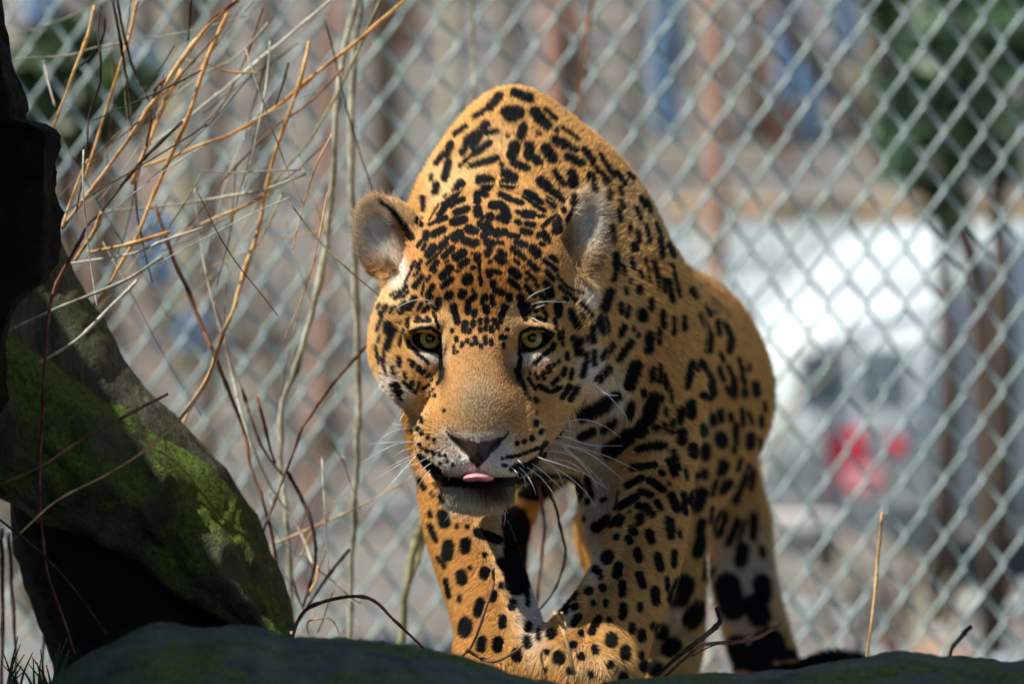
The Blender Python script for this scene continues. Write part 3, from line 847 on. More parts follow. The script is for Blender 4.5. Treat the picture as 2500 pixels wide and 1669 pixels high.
# tail
chain([((1670, 880, 1.22), .06), ((1740, 1020, 1.36), .042), ((1798, 1250, 1.34), .038), ((1815, 1410, 1.30), .037), ((1858, 1580, 1.24), .036), ((1900, 1680, 1.18), .034),
       ((1965, 1672, 1.12), .030), ((2030, 1640, 1.08), .025), ((2078, 1632, 1.06), .020)], .03)
# ---- head
ell((1200, 622, .20), (.078, .09, .066), .05)                 # nape
ell((1187, 690, .105), (.096, .10, .068), .05)               # cranium
ell((1187, 815, .100), (.113, .075, .082), .03)              # face
ell((1006, 850, .080), (.041, .055, .058), .03)              # cheeks
ell((1372, 846, .083), (.0415, .055, .058), .03)
ell((1180, 735, .050), (.072, .048, .048), .03)              # forehead
ell((1040, 768, .047), (.030, .028, .016), .02, roll=-18)    # brows
ell((1308, 768, .047), (.030, .028, .016), .02, roll=18)
cone((1178, 790, .045), .045, (1169, 1000, -.040), .0385, .025)   # bridge of the nose
cone((1149, 810, .046), .038, (1136, 1000, -.032), .0345, .02)
cone((1208, 810, .046), .038, (1201, 1000, -.032), .0345, .02)
ell((1167, 1020, -.046), (.044, .036, .026), .02)
ell((1166, 1068, -.060), (.036, .030, .028), .015)           # nose tip
ell((1166, 1115, -.062), (.020, .026, .020), .012)
ell((1086, 1078, -.036), (.032, .040, .036), .018)           # whisker pads
ell((1250, 1078, -.034), (.034, .040, .036), .018)
ell((1122, 1124, -.056), (.026, .026, .0205), .012)          # upper lip
ell((1212, 1124, -.056), (.026, .026, .0205), .012)
ell((1040, 920, .036), (.034, .037, .036), .03)              # cheek bones below the eyes
ell((1312, 920, .036), (.034, .037, .036), .03)
cone((1165, 1110, .02), .054, (1185, 985, .11), .085, .03)   # jaw
ell((1164, 1197, -.018), (.0365, .043, .0225), .014)         # chin
ell((1166, 1171, -.075), (.046, .040, .0042), .006, sub=True)     # mouth
# ears
ell((963, 590, .115), (.0355, .020, .0475), .014, roll=-22, yaw=-26)
ell((1412, 583, .118), (.0280, .022, .0530), .014, roll=14, yaw=22)
ell((940, 588, .094), (.0265, .021, .0390), .008, roll=-22, yaw=-26, sub=True)
ell((1422, 583, .094), (.0200, .022, .0430), .008, roll=14, yaw=22, sub=True)
# upper lids
ell((1042, 800, .0100), (.026, .0145, .0078), .010, roll=-14)
ell((1308, 800, .0100), (.026, .0145, .0078), .010, roll=14)
# eye openings
EYES = [((1046, 826), -24), ((1301, 825), 24)]
EYE_D = 0.0360
EYE_R = 0.0190
for (c, rl) in EYES:
    ell((c[0] - (6 if rl < 0 else -6), c[1] + 9, .018), (.0165, .034, .0094), .006, roll=-rl, sub=True)
    ell((c[0], c[1], EYE_D), (EYE_R + .0015,) * 3, .002, sub=True)
# tear furrows
ell((1078, 890, -.022), (.006, .02, .016), .025, roll=10, sub=True)
ell((1264, 890, -.022), (.006, .02, .016), .025, roll=-10, sub=True)
# nostrils and the cleft under the nose
ell((1116, 1082, -.092), (.0058, .013, .0190), .005, roll=-43, sub=True)
ell((1217, 1082, -.092), (.0058, .013, .0190), .005, roll=43, sub=True)
ell((1167, 1142, -.092), (.0018, .014, .010), .005, sub=True)

def polygonise(h):
    lo = np.array([9., 9, 9]); hi = -lo
    for p in PRIMS:
        if p[0] == 's': continue
        a, b = prim_box(p, 4 * h)
        lo = np.minimum(lo, a); hi = np.maximum(hi, b)
    n = np.ceil((hi - lo) / h).astype(int) + 1
    F = np.full(n, 1.0, np.float32)
    for p in PRIMS:
        a, b = prim_box(p, p[5] + 3 * h)
        i0 = np.clip(np.floor((a - lo) / h).astype(int), 0, n); i1 = np.clip(np.ceil((b - lo) / h).astype(int) + 1, 0, n)
        ax = [lo[k] + h * np.arange(i0[k], i1[k]) for k in range(3)]
        X = np.stack(np.meshgrid(*ax, indexing='ij'), -1)
        sl = tuple(slice(i0[k], i1[k]) for k in range(3))
        F[sl] = combine(F[sl], prim_eval(p, X), p).astype(np.float32)
    S = F < 0
    # naive surface nets
    c = np.zeros(tuple(n - 1), np.int8)
    for dx in (0, 1):
        for dy in (0, 1):
            for dz in (0, 1): c += S[dx:n[0] - 1 + dx, dy:n[1] - 1 + dy, dz:n[2] - 1 + dz]
    cells = np.argwhere((c > 0) & (c < 8))
    idx = np.full(tuple(n - 1), -1, np.int32)
    idx[tuple(cells.T)] = np.arange(len(cells))
    acc = np.zeros((len(cells), 3)); cnt = np.zeros(len(cells))
    corners = [(0, 0, 0), (1, 0, 0), (0, 1, 0), (1, 1, 0), (0, 0, 1), (1, 0, 1), (0, 1, 1), (1, 1, 1)]
    for a in range(8):
        for b in range(a + 1, 8):
            ca, cb = np.array(corners[a]), np.array(corners[b])
            if np.abs(ca - cb).sum() != 1: continue
            fa = F[tuple((cells + ca).T)].astype(float); fb = F[tuple((cells + cb).T)].astype(float)
            m = (fa < 0) != (fb < 0)
            t = np.where(m, fa / np.where(m, fa - fb, 1), 0)
            acc[m] += (ca + (cb - ca) * t[:, None])[m]; cnt[m] += 1
    V = lo + h * (cells + acc / cnt[:, None])
    quads = []
    for axis in range(3):
        o1, o2 = [k for k in range(3) if k != axis]
        sl0 = [slice(1, n[k] - 1) for k in range(3)]; sl1 = list(sl0)
        sl0[axis] = slice(0, n[axis] - 1); sl1[axis] = slice(1, n[axis])
        A, B = S[tuple(sl0)], S[tuple(sl1)]
        e = np.argwhere(A != B)
        inside = A[tuple(e.T)]
        e = e + np.array([1 if k != axis else 0 for k in range(3)])
        d1 = np.zeros(3, int); d1[o1] = 1
        d2 = np.zeros(3, int); d2[o2] = 1
        q = np.stack([idx[tuple((e - d1 - d2).T)], idx[tuple((e - d2).T)], idx[tuple(e.T)], idx[tuple((e - d1).T)]], 1)
        flip = inside if axis != 1 else ~inside
        q[~flip] = q[~flip][:, ::-1]
        quads.append(q)
    return V, np.concatenate(quads)

def settle(me, steps):
    """move the vertices onto the exact surface along their normals"""
    nv = len(me.vertices)
    V = np.empty(nv * 3); me.vertices.foreach_get('co', V); V = V.reshape(-1, 3)
    N = np.empty(nv * 3)
    for _ in range(steps):
        me.vertex_normals.foreach_get('vector', N)
        V = V - np.clip(sdf(V), -.003, .003)[:, None] * N.reshape(-1, 3)
        me.vertices.foreach_set('co', V.ravel())
        me.update()
    return V

V, Q = polygonise(0.0042)
me = bpy.data.meshes.new('jaguar_body')
me.from_pydata(V.tolist(), [], Q.tolist())
me.update()
settle(me, 1)
bm = bmesh.new()
bm.from_mesh(me)
hz = [e for e in bm.edges if e.verts[0].co.y < .17 and e.verts[1].co.y < .17 and e.verts[0].co.z > -.215]
bmesh.ops.subdivide_edges(bm, edges=hz, cuts=1, use_grid_fill=True)
bmesh.ops.triangulate(bm, faces=[f for f in bm.faces if len(f.verts) > 4])
bm.to_mesh(me); bm.free()
me.shade_smooth(); me.update()
V = settle(me, 2)
nv = len(V)
VN = np.empty(nv * 3); me.vertex_normals.foreach_get('vector', VN); VN = VN.reshape(-1, 3)
# ---- the coat: rosettes, spots and a painted chest shadow as capsules (x1 y1 x2 y2 r), sheet by sheet: (origin x, origin y, magnification)
SHEETS = [
 (0, 0, 1.0, '1290 1182 1390 1196 36,1255 1262 1262 1420 30'),  # first capsule blackens the thigh as the chest's shadow; second is dark leg markings
 (880, 480, 5.6, '''860 20 855 180 26,850 310 832 390 24,770 300 762 350 14,1120 30 930 310 9,1200 60 1080 260 38,1400 30 1230 120 36,1250 20 1180 60 38,1450 170 1310 220 48,
1410 320 1270 350 56,1160 290 1060 330 34,1060 330 940 375 20,1130 450 990 520 44,900 500 890 570 42,840 600 780 680 18,880 650 850 720 22,1350 520 1290 560 70,1230 570 1170 570 22,
1530 470 1480 440 60,1630 370 1640 400 36,1740 420 1740 480 66,1860 500 1860 500 66,1690 540 1690 540 46,1420 600 1500 630 54,1580 620 1540 660 42,1150 640 1100 690 50,
990 700 930 790 60,1090 760 900 930 17,1250 710 1140 820 40,1400 770 1310 830 58,1460 880 1370 940 42,1040 900 970 990 35,830 880 770 960 22,740 890 700 970 18,700 990 600 1200 9,
810 990 740 1080 18,1220 980 1120 1090 52,1240 1130 1130 1230 38,840 1100 740 1230 37,960 1090 900 1150 16,1040 1010 1010 1040 13,870 1180 840 1340 12,990 1220 920 1330 32,
1190 880 1160 905 13,1600 810 1590 850 46,1620 900 1635 1180 14,1645 1200 1650 1210 20,1520 780 1520 790 9,1550 970 1510 980 20,1340 1020 1330 1020 22,1470 1120 1465 1150 72,
1220 1340 1200 1370 55,1400 1320 1385 1350 55,1540 1275 1540 1280 16,970 1370 920 1420 26,620 1230 480 1390 28,470 1310 420 1360 12,640 1300 590 1370 14,
430 190 600 400 22,600 400 700 560 38,280 70 430 190 10'''),
 (1160, 460, 5.6, '''350 80 480 150 38,480 150 640 200 32,660 120 830 220 20,800 220 940 300 27,720 50 800 110 56,800 110 900 200 32,30 80 30 180 46,30 280 40 350 56,150 90 60 60 38,
230 230 350 230 56,400 280 430 400 58,340 400 420 430 56,200 390 200 390 62,100 400 100 400 38,680 350 780 360 56,580 320 620 340 22,870 380 930 380 20,1000 150 1070 240 40,
1000 40 1120 120 20,1130 120 1210 190 18,1130 30 1160 80 13,1350 110 1360 140 32,1320 180 1330 210 22,1210 290 1215 300 36,1030 430 930 520 26,1110 430 1130 560 68,1080 600 1090 600 36,
570 460 610 480 32,700 485 800 505 33,650 580 750 610 39,60 490 60 490 38,160 520 180 580 72,270 620 400 600 50,460 640 580 655 36,100 650 100 650 36,870 640 870 650 36,940 620 980 690 42,
1010 730 1020 740 18,900 760 930 770 27,560 740 680 780 42,10 580 10 580 42,20 740 20 740 42,170 740 220 760 56,190 830 190 850 38,300 740 370 750 26,150 880 165 920 26,520 830 590 890 42,
600 900 670 960 32,790 830 840 900 62,340 870 390 910 42,300 950 300 960 40,390 1000 350 1000 46,540 980 600 1040 18,655 1080 660 1085 12,200 1000 200 1010 22,740 1020 830 1110 38,
950 1000 1100 1110 29,1040 940 1110 990 32,10 920 40 1000 34,60 1050 65 1200 13,80 1260 80 1320 18,500 1130 580 1190 56,170 1140 200 1190 34,240 1130 330 1155 29,700 1150 810 1250 22,
990 1150 1060 1240 31,470 1260 590 1360 34,240 1290 245 1310 40,280 1390 280 1400 40,360 1420 360 1430 50,460 1480 460 1500 50,690 1340 800 1460 30,960 1290 1020 1360 38,1010 1400 1030 1450 56,
830 1310 850 1340 18,690 1240 700 1250 14,1120 1200 1240 1340 14,1240 1340 1460 1440 14,1160 1350 1350 1500 24,900 1450 960 1540 24,1220 1490 1260 1520 22,1630 20 1630 40 26,
1400 150 1350 280 16,1340 290 1260 430 20'''),
 (900, 700, 5.6, '''1450 130 1400 170 38,1360 200 1360 230 32,1360 280 1360 340 40,1450 330 1440 390 32,1590 140 1600 170 38,1560 160 1555 230 24,1690 130 1700 240 28,1600 280 1610 340 40,
1160 270 1165 330 47,1190 380 1210 480 40,1850 260 1880 290 32,1840 320 1820 400 38,1800 400 1800 480 28,1320 500 1310 590 40,1370 590 1370 610 33,1430 480 1425 530 30,1525 450 1525 500 26,
1525 570 1530 600 26,1615 440 1610 490 28,1605 540 1605 580 30,1710 460 1740 500 30,1680 560 1685 600 34,1760 520 1760 560 22,1200 700 1200 730 24,1350 730 1350 750 23,1280 770 1265 815 20,
1455 700 1460 760 28,1400 780 1410 790 20,1490 770 1490 775 13,1590 690 1600 770 24,1670 740 1680 780 26,1530 800 1535 820 20,1165 810 1165 900 12,1210 880 1210 890 10,1820 680 1860 690 31,
1140 590 1140 610 18,960 180 950 230 45,890 260 920 290 36,880 340 960 560 12,860 130 810 190 22,720 230 670 310 20,810 280 750 330 25,620 160 560 280 44,480 240 440 330 48,540 290 540 290 42,
670 430 650 460 32,700 460 830 460 22,790 420 800 430 20,530 440 525 540 24,430 480 430 485 12,270 530 260 600 57,340 600 300 690 50,290 720 250 840 48,470 580 440 660 20,430 690 420 780 16,
540 70 470 140 12,330 300 310 350 24,370 280 350 290 13,240 280 170 380 34,180 430 120 590 20,150 260 120 300 16,150 680 130 760 13,100 830 140 1040 16,170 980 250 1200 11,215 900 215 1030 16,
415 990 420 1070 28,330 1110 350 1190 22,490 1190 510 1240 18,550 1000 550 1005 18,600 1040 605 1070 32,680 1110 690 1130 34,760 1150 730 1175 24,530 750 560 810 26,600 830 680 920 21,690 930 800 1020 15,
820 1050 820 1055 10,840 1190 800 1220 16,870 1250 840 1290 9,360 1340 430 1440 42,480 1300 600 1400 20,600 1300 600 1340 26,600 1400 640 1440 18,300 1340 440 1540 13,700 1310 670 1390 12,
820 1340 740 1390 16,880 1400 840 1450 16,830 1490 800 1530 11,900 1480 890 1490 18,
985 960 985 1080 20,1000 1120 990 1230 28,965 1280 935 1320 18,
570 610 700 560 14,700 560 860 560 16,860 565 960 640 14,620 640 700 800 20,700 800 850 856 18,850 860 970 895 18,970 640 990 880 13,985 900 985 960 15'''),
 (1160, 700, 5.6, '''620 150 640 280 52,680 250 720 330 47,640 340 690 440 26,800 250 830 320 30,740 240 780 260 18,890 100 960 220 22,900 260 980 390 22,860 430 950 450 29,800 450 820 460 13,
1130 260 1140 330 58,1150 380 1150 400 28,1310 330 1330 420 40,1330 420 1400 530 49,1330 120 1370 180 24,1450 230 1590 400 24,1450 380 1475 430 22,1090 440 1120 580 20,1170 610 1170 690 42,1190 750 1195 800 14,
1350 710 1430 750 48,1390 800 1420 900 57,1600 560 1610 750 34,1530 690 1535 730 18,1255 920 1255 980 24,1070 790 1050 850 35,1000 880 940 930 25,900 960 810 1060 21,1140 1020 1145 1030 18,1080 1060 1070 1080 18,
1010 1100 1010 1140 40,930 1170 940 1180 23,920 1230 940 1250 22,820 1190 860 1250 16,730 1250 820 1390 18,740 1170 750 1180 10,1230 1120 1200 1200 30,1330 1140 1300 1250 24,1520 920 1520 1020 28,
1490 1080 1460 1220 33,1620 890 1620 1060 31,1130 1250 1060 1320 26,870 1350 1010 1430 26,1050 1430 1160 1380 26,1290 1360 1190 1500 39,1390 1390 1300 1530 39,820 1530 840 1560 28,1640 470 1690 600 9,
350 680 350 700 22,400 690 400 700 24,440 580 440 590 18,390 780 390 830 14,
612 1000 600 1100 26,570 1150 605 1250 32,645 1300 680 1400 24,690 1450 740 1530 16,
640 620 760 565 16,760 565 920 570 18,920 570 1060 640 16,1060 660 960 750 13,930 780 780 850 15,780 860 620 880 17,620 640 605 880 15,595 900 630 980 13'''),
 (960, 1000, 5.227, '''355 110 365 150 24,310 240 315 250 26,360 290 360 305 22,440 340 440 355 20,520 385 520 395 16,330 440 360 490 14,420 510 440 530 18,500 540 520 560 18,590 560 600 580 14,660 580 670 590 12,
600 690 605 690 14,690 660 690 665 12,760 700 760 705 10,640 0 645 10 14,1820 160 1820 180 32,1770 350 1770 370 26,1670 400 1670 410 24,1580 420 1580 430 20,1880 290 1890 270 28,1450 600 1560 590 17,
1600 580 1700 540 15,1750 520 1850 490 17,1390 620 1390 620 14,1830 30 1830 50 16,1400 700 1440 710 13,1560 700 1600 700 13,
330 610 420 690 44,420 690 560 790 52,560 840 640 870 40,1900 490 1940 430 34,1520 750 1700 710 36,1650 770 1850 640 52,1900 570 1930 500 40,640 900 1000 925 34,1000 930 1300 930 34,1300 920 1650 900 40,660 945 1600 940 44'''),
 (960, 200, 3.409, '''1010 95 1130 140 38,880 120 800 220 32,780 230 680 290 20,950 260 1040 260 52,950 300 1000 320 27,1180 260 1220 310 47,1230 320 1280 370 40,1260 230 1350 310 15,770 360 720 430 36,
700 430 620 500 37,620 500 580 590 28,860 415 770 430 22,600 370 510 440 18,480 520 450 610 28,420 600 360 680 22,1080 380 1060 460 36,1200 430 1210 440 13,1360 400 1360 420 13,950 450 950 455 12,
720 470 660 550 22,800 510 680 600 27,670 600 560 700 16,1010 540 990 610 46,1130 540 1130 620 40,1170 640 1210 670 32,1270 560 1320 640 46,1350 490 1440 530 36,1450 540 1520 570 22,1400 380 1540 480 13,
860 640 720 680 27,720 680 640 700 22,1450 630 1560 680 32,900 690 900 700 18,1000 680 1110 720 28,1590 570 1660 660 28,1660 690 1790 830 16,1720 610 1830 780 18,460 680 430 800 30,320 780 310 820 12,
360 860 350 910 30,240 960 245 1050 16,930 760 1000 800 38,920 850 990 860 36,730 820 800 830 47,760 880 780 880 32,560 850 500 950 36,440 960 420 1050 27,1230 830 1290 880 40,1310 900 1400 980 20,
1340 750 1410 850 24,1480 760 1500 800 34,1490 840 1490 840 47,1640 790 1650 830 33,1660 860 1670 900 26,1510 960 1510 980 27,1790 920 1790 970 28,1960 770 1990 800 18,1860 750 1930 850 18,1750 830 1760 850 13,
1880 880 1900 940 13,1870 1080 1880 1140 24,1810 1220 1830 1330 22,1890 1000 1910 1040 16,1970 1200 1970 1240 16,2030 1250 2040 1330 18,2000 1360 2000 1400 27,2060 970 2090 1030 20,2110 1000 2140 1080 18,
2020 1050 2060 1150 14,2100 1200 2130 1300 14,2190 1180 2230 1300 14,2210 1320 2240 1450 18,1850 1440 1860 1560 27,2170 1500 2180 1560 23'''),
 (1400, 560, 2.7036, '''255 60 255 75 16,280 180 290 230 20,290 250 260 330 16,390 200 395 250 14,410 120 410 140 16,330 240 335 290 10,375 330 375 345 10,440 270 450 310 10,345 380 345 420 10,430 380 435 400 22,
240 410 200 520 30,510 460 510 520 16,450 550 455 575 33,310 490 315 540 16,360 510 350 570 14,330 640 310 690 20,395 650 395 660 12,425 690 425 700 10,500 700 495 790 30,380 740 300 850 22,260 760 190 850 20,
190 600 200 660 37,410 900 370 1020 42,230 920 160 990 25,520 920 520 990 20,570 900 570 1000 14,600 960 615 1040 14,640 1060 645 1130 10,590 1100 580 1130 10,520 1130 490 1220 42,380 1160 360 1230 24,460 1060 465 1090 16,
540 1300 550 1310 22,610 1180 610 1220 14,650 1270 645 1340 14,600 1280 610 1320 10,280 1100 130 1190 37,260 1270 200 1320 23,530 230 550 300 16,600 330 600 400 14,630 340 650 470 14,560 310 560 380 10,
480 200 500 340 7,580 80 590 170 12,430 50 430 80 14,490 20 500 90 12,630 100 660 170 16,650 230 700 440 10,780 400 810 430 22,870 470 900 560 16,920 500 940 540 12,730 580 730 650 14,660 580 660 690 12,580 540 590 640 18,
570 650 560 740 14,840 560 900 700 18,900 700 890 790 26,950 600 960 690 14,1000 620 1040 710 18,1040 730 1030 790 24,1090 850 1120 930 12,1160 890 1160 920 10,840 870 900 960 18,910 1000 920 1080 26,850 1090 900 1110 20,
780 880 750 1030 20,830 880 820 920 12,970 820 990 860 14,960 910 990 990 14,1020 900 1060 980 12,1060 1000 1060 1090 22,1010 1040 1040 1080 16,1110 960 1130 1010 14,1130 1050 1130 1090 20,1200 1020 1210 1080 26,
1260 1140 1265 1190 12,710 1190 700 1260 24,770 1150 775 1220 32,920 1230 925 1270 24,970 1200 975 1250 20,1035 1220 1040 1250 16,1110 1190 1120 1290 12,1160 1210 1180 1280 10,860 1300 860 1340 26,1240 1240 1240 1290 16,
710 1340 710 1390 34,970 1370 980 1400 40,1070 1290 1075 1400 18,1060 1440 1060 1460 16,1170 1360 1165 1420 30,780 1440 790 1470 38,870 1440 870 1490 34,1230 1380 1240 1480 9,980 1540 1000 1560 28,1100 1520 1090 1560 16,1160 1560 1170 1570 18'''),
 (1380, 960, 4.6125, '''1000 60 950 260 76,900 300 820 420 66,720 480 500 640 94,440 130 200 240 76,750 120 720 260 38,550 310 480 380 37,300 420 180 480 46,1030 380 1040 380 36,930 430 860 500 18,1100 590 950 600 47,
900 610 820 640 36,1000 800 760 830 38,1080 880 1100 900 28,860 950 700 1030 37,950 970 1100 1080 36,850 1090 960 1140 32,800 1160 620 1270 42,830 1260 960 1360 42,1030 1220 1070 1280 28,1180 760 1230 900 42,
1210 650 1280 840 26,1190 1150 1250 1290 47,1320 1130 1350 1330 28,750 1520 770 1560 42,830 1400 830 1420 47,620 1400 590 1450 52,1140 1420 1180 1540 42,1170 1000 1170 1020 14,730 1330 730 1330 18,1350 850 1370 960 14,
1120 180 1140 220 23,1200 300 1190 440 22,1110 330 1130 430 18,1460 1120 1420 1200 57,1540 1120 1480 1280 66,1780 1350 1720 1480 52,1540 1440 1510 1540 47,1700 980 1660 1120 18,1800 1000 1770 1100 37,1500 920 1500 920 32,
1570 890 1570 930 37,1760 820 1750 880 46,240 960 300 1150 27,250 1200 250 1220 27,450 1180 410 1200 23,210 1390 205 1410 18,480 1420 350 1500 57,520 1440 520 1440 57,600 1100 560 1300 12'''),
 (1550, 1100, 2.755, '''590 110 580 140 33,700 90 690 120 14,640 210 600 260 24,770 120 720 240 22,690 260 680 330 26,800 140 780 260 14,540 220 520 290 14,440 500 440 540 30,440 600 420 680 38,590 440 560 540 40,690 470 630 620 24,
520 380 510 480 11,740 470 700 600 11,800 430 795 580 24,850 650 860 700 18,490 740 480 850 24,540 780 520 830 9,330 900 290 980 72,420 1060 380 1130 62,180 1200 180 1220 48,260 1300 230 1330 57,130 1460 130 1460 57,
60 1440 60 1440 38,720 650 710 740 42,620 900 660 1050 86,850 880 860 980 57,800 1040 840 1110 76,680 1300 700 1400 66,900 1300 920 1400 110,780 1380 780 1400 80,1050 1440 1450 1400 110'''),
 (980, 1150, 2.349, '''100 40 130 90 14,180 125 180 130 10,225 140 235 160 12,165 230 170 250 11,240 250 250 290 32,165 310 200 390 14,270 420 265 480 32,370 410 365 440 30,440 350 550 390 26,320 310 320 315 7,
375 315 380 320 10,475 475 480 480 12,210 490 250 540 11,345 590 350 620 30,395 550 395 555 9,480 570 475 590 26,570 520 590 540 26,620 490 640 530 18,255 620 275 710 12,335 720 335 735 12,570 650 570 655 14,655 650 655 685 20,
455 750 440 810 24,530 700 525 730 18,635 750 635 775 21,715 690 720 760 11,580 840 580 880 19,370 870 365 910 38,725 880 725 900 22,465 970 460 1010 26,555 970 550 1010 26,720 960 725 990 24,790 900 790 960 11,660 1040 660 1060 30,
1400 200 1430 240 20,1260 280 1240 300 18,1350 270 1360 295 18,1470 180 1480 210 13,1540 280 1540 370 18,1240 370 1230 380 14,1330 340 1335 345 14,1300 380 1310 400 17,1420 350 1430 395 21,1620 150 1620 220 16,1590 340 1595 370 9,
1560 460 1560 530 16,1190 480 1180 500 32,1120 560 1130 570 24,1350 460 1360 500 21,1465 480 1480 550 22,1245 540 1235 590 25,1145 600 1145 605 13,1150 660 1155 670 19,1080 680 1075 685 22,1265 640 1265 700 19,1360 590 1380 650 21,
1450 680 1455 740 25,1520 610 1525 670 11,1170 745 1170 765 11,1100 750 1100 755 13,1000 770 990 775 19,1000 700 990 720 17,1270 770 1265 830 21,1365 760 1365 790 14,1015 830 990 870 19,1130 840 1090 920 19,1190 845 1190 850 13,
1320 880 1320 910 17,1375 920 1375 950 23,1440 870 1435 890 13,1200 955 1200 970 36,1030 920 1030 930 13,990 990 960 1000 17,1105 1010 1110 1030 19,1280 1020 1280 1050 29,905 1060 905 1070 34,840 1030 840 1035 13,1030 1055 1030 1060 21,
970 1140 970 1145 19,830 1130 830 1135 7,1195 1100 1195 1110 19,1375 1040 1370 1060 14,1085 1160 1085 1165 17,1270 1170 1270 1180 28,960 740 940 800 18,870 920 860 930 28,640 300 680 520 70,690 300 690 600 50,2130 1160 2330 1180 90'''),
]
CAPS = []
for ox, oy, s, txt in SHEETS:
    for row in txt.replace('\n', '').split(','):
        x1, y1, x2, y2, r = (float(v) for v in row.split())
        CAPS.append((ox + x1 / s, oy + y1 / s, ox + x2 / s, oy + y2 / s, r / s))
NOSE = [(1082, 1036), (1105, 1061), (1130, 1071), (1165, 1076), (1200, 1071), (1228, 1060), (1250, 1038), (1243, 1062), (1224, 1087), (1197, 1114), (1176, 1137), (1167, 1150), (1157, 1137), (1135, 1112), (1108, 1084), (1088, 1058)]

def to_px(X):
    s = MPP * (D0 + X[:, 1]) / D0
    return X[:, 0] / s + PW / 2, PH / 2 - X[:, 2] / s
def seg_dist(px, py, c):
    x1, y1, x2, y2 = c[:4]
    dx, dy = x2 - x1, y2 - y1
    t = np.clip(((px - x1) * dx + (py - y1) * dy) / (dx * dx + dy * dy + 1e-9), 0, 1)
    return np.hypot(px - x1 - t * dx, py - y1 - t * dy)
SX0, SY0, SRES = 850, 180, 2.0
def _raster():
    w, h = int((2200 - SX0) * SRES), int((1700 - SY0) * SRES)
    F = np.full((h, w), 14.0, np.float32)
    for c in CAPS:
        e = c[4] + 14
        i0, i1 = max(int((min(c[0], c[2]) - e - SX0) * SRES), 0), min(int((max(c[0], c[2]) + e - SX0) * SRES) + 1, w)
        j0, j1 = max(int((min(c[1], c[3]) - e - SY0) * SRES), 0), min(int((max(c[1], c[3]) + e - SY0) * SRES) + 1, h)
        if i1 <= i0 or j1 <= j0: continue
        gx, gy = np.meshgrid(SX0 + np.arange(i0, i1) / SRES, SY0 + np.arange(j0, j1) / SRES)
        F[j0:j1, i0:i1] = np.minimum(F[j0:j1, i0:i1], seg_dist(gx, gy, c) - c[4])
    return F
SPOTS = _raster()
def spot_field(px, py):
    i = np.clip(((px - SX0) * SRES).astype(int), 0, SPOTS.shape[1] - 1)
    j = np.clip(((py - SY0) * SRES).astype(int), 0, SPOTS.shape[0] - 1)
    return SPOTS[j, i] - 2.3 + 1.3 * np.sin(px * .55 + 1.7 * np.sin(py * .31)) * np.sin(py * .62 + 1.3 * np.sin(px * .27))
def in_poly(px, py, poly):
    r = np.zeros(len(px), bool)
    for (x1, y1), (x2, y2) in zip(poly, poly[1:] + poly[:1]):
        if y1 == y2: continue
        c = ((y1 > py) != (y2 > py)) & (px < (x2 - x1) * (py - y1) / (y2 - y1) + x1)
        r ^= c
    return r

GOLD, ORANGE, TAN, CREAM, WHITE, BROWN, GREYTAN = lin(215, 166, 98), lin(205, 140, 70), lin(188, 146, 96), lin(234, 204, 152), lin(238, 234, 224), lin(120, 74, 40), lin(176, 158, 128)
BLACK = (0.004, 0.0045, 0.006)
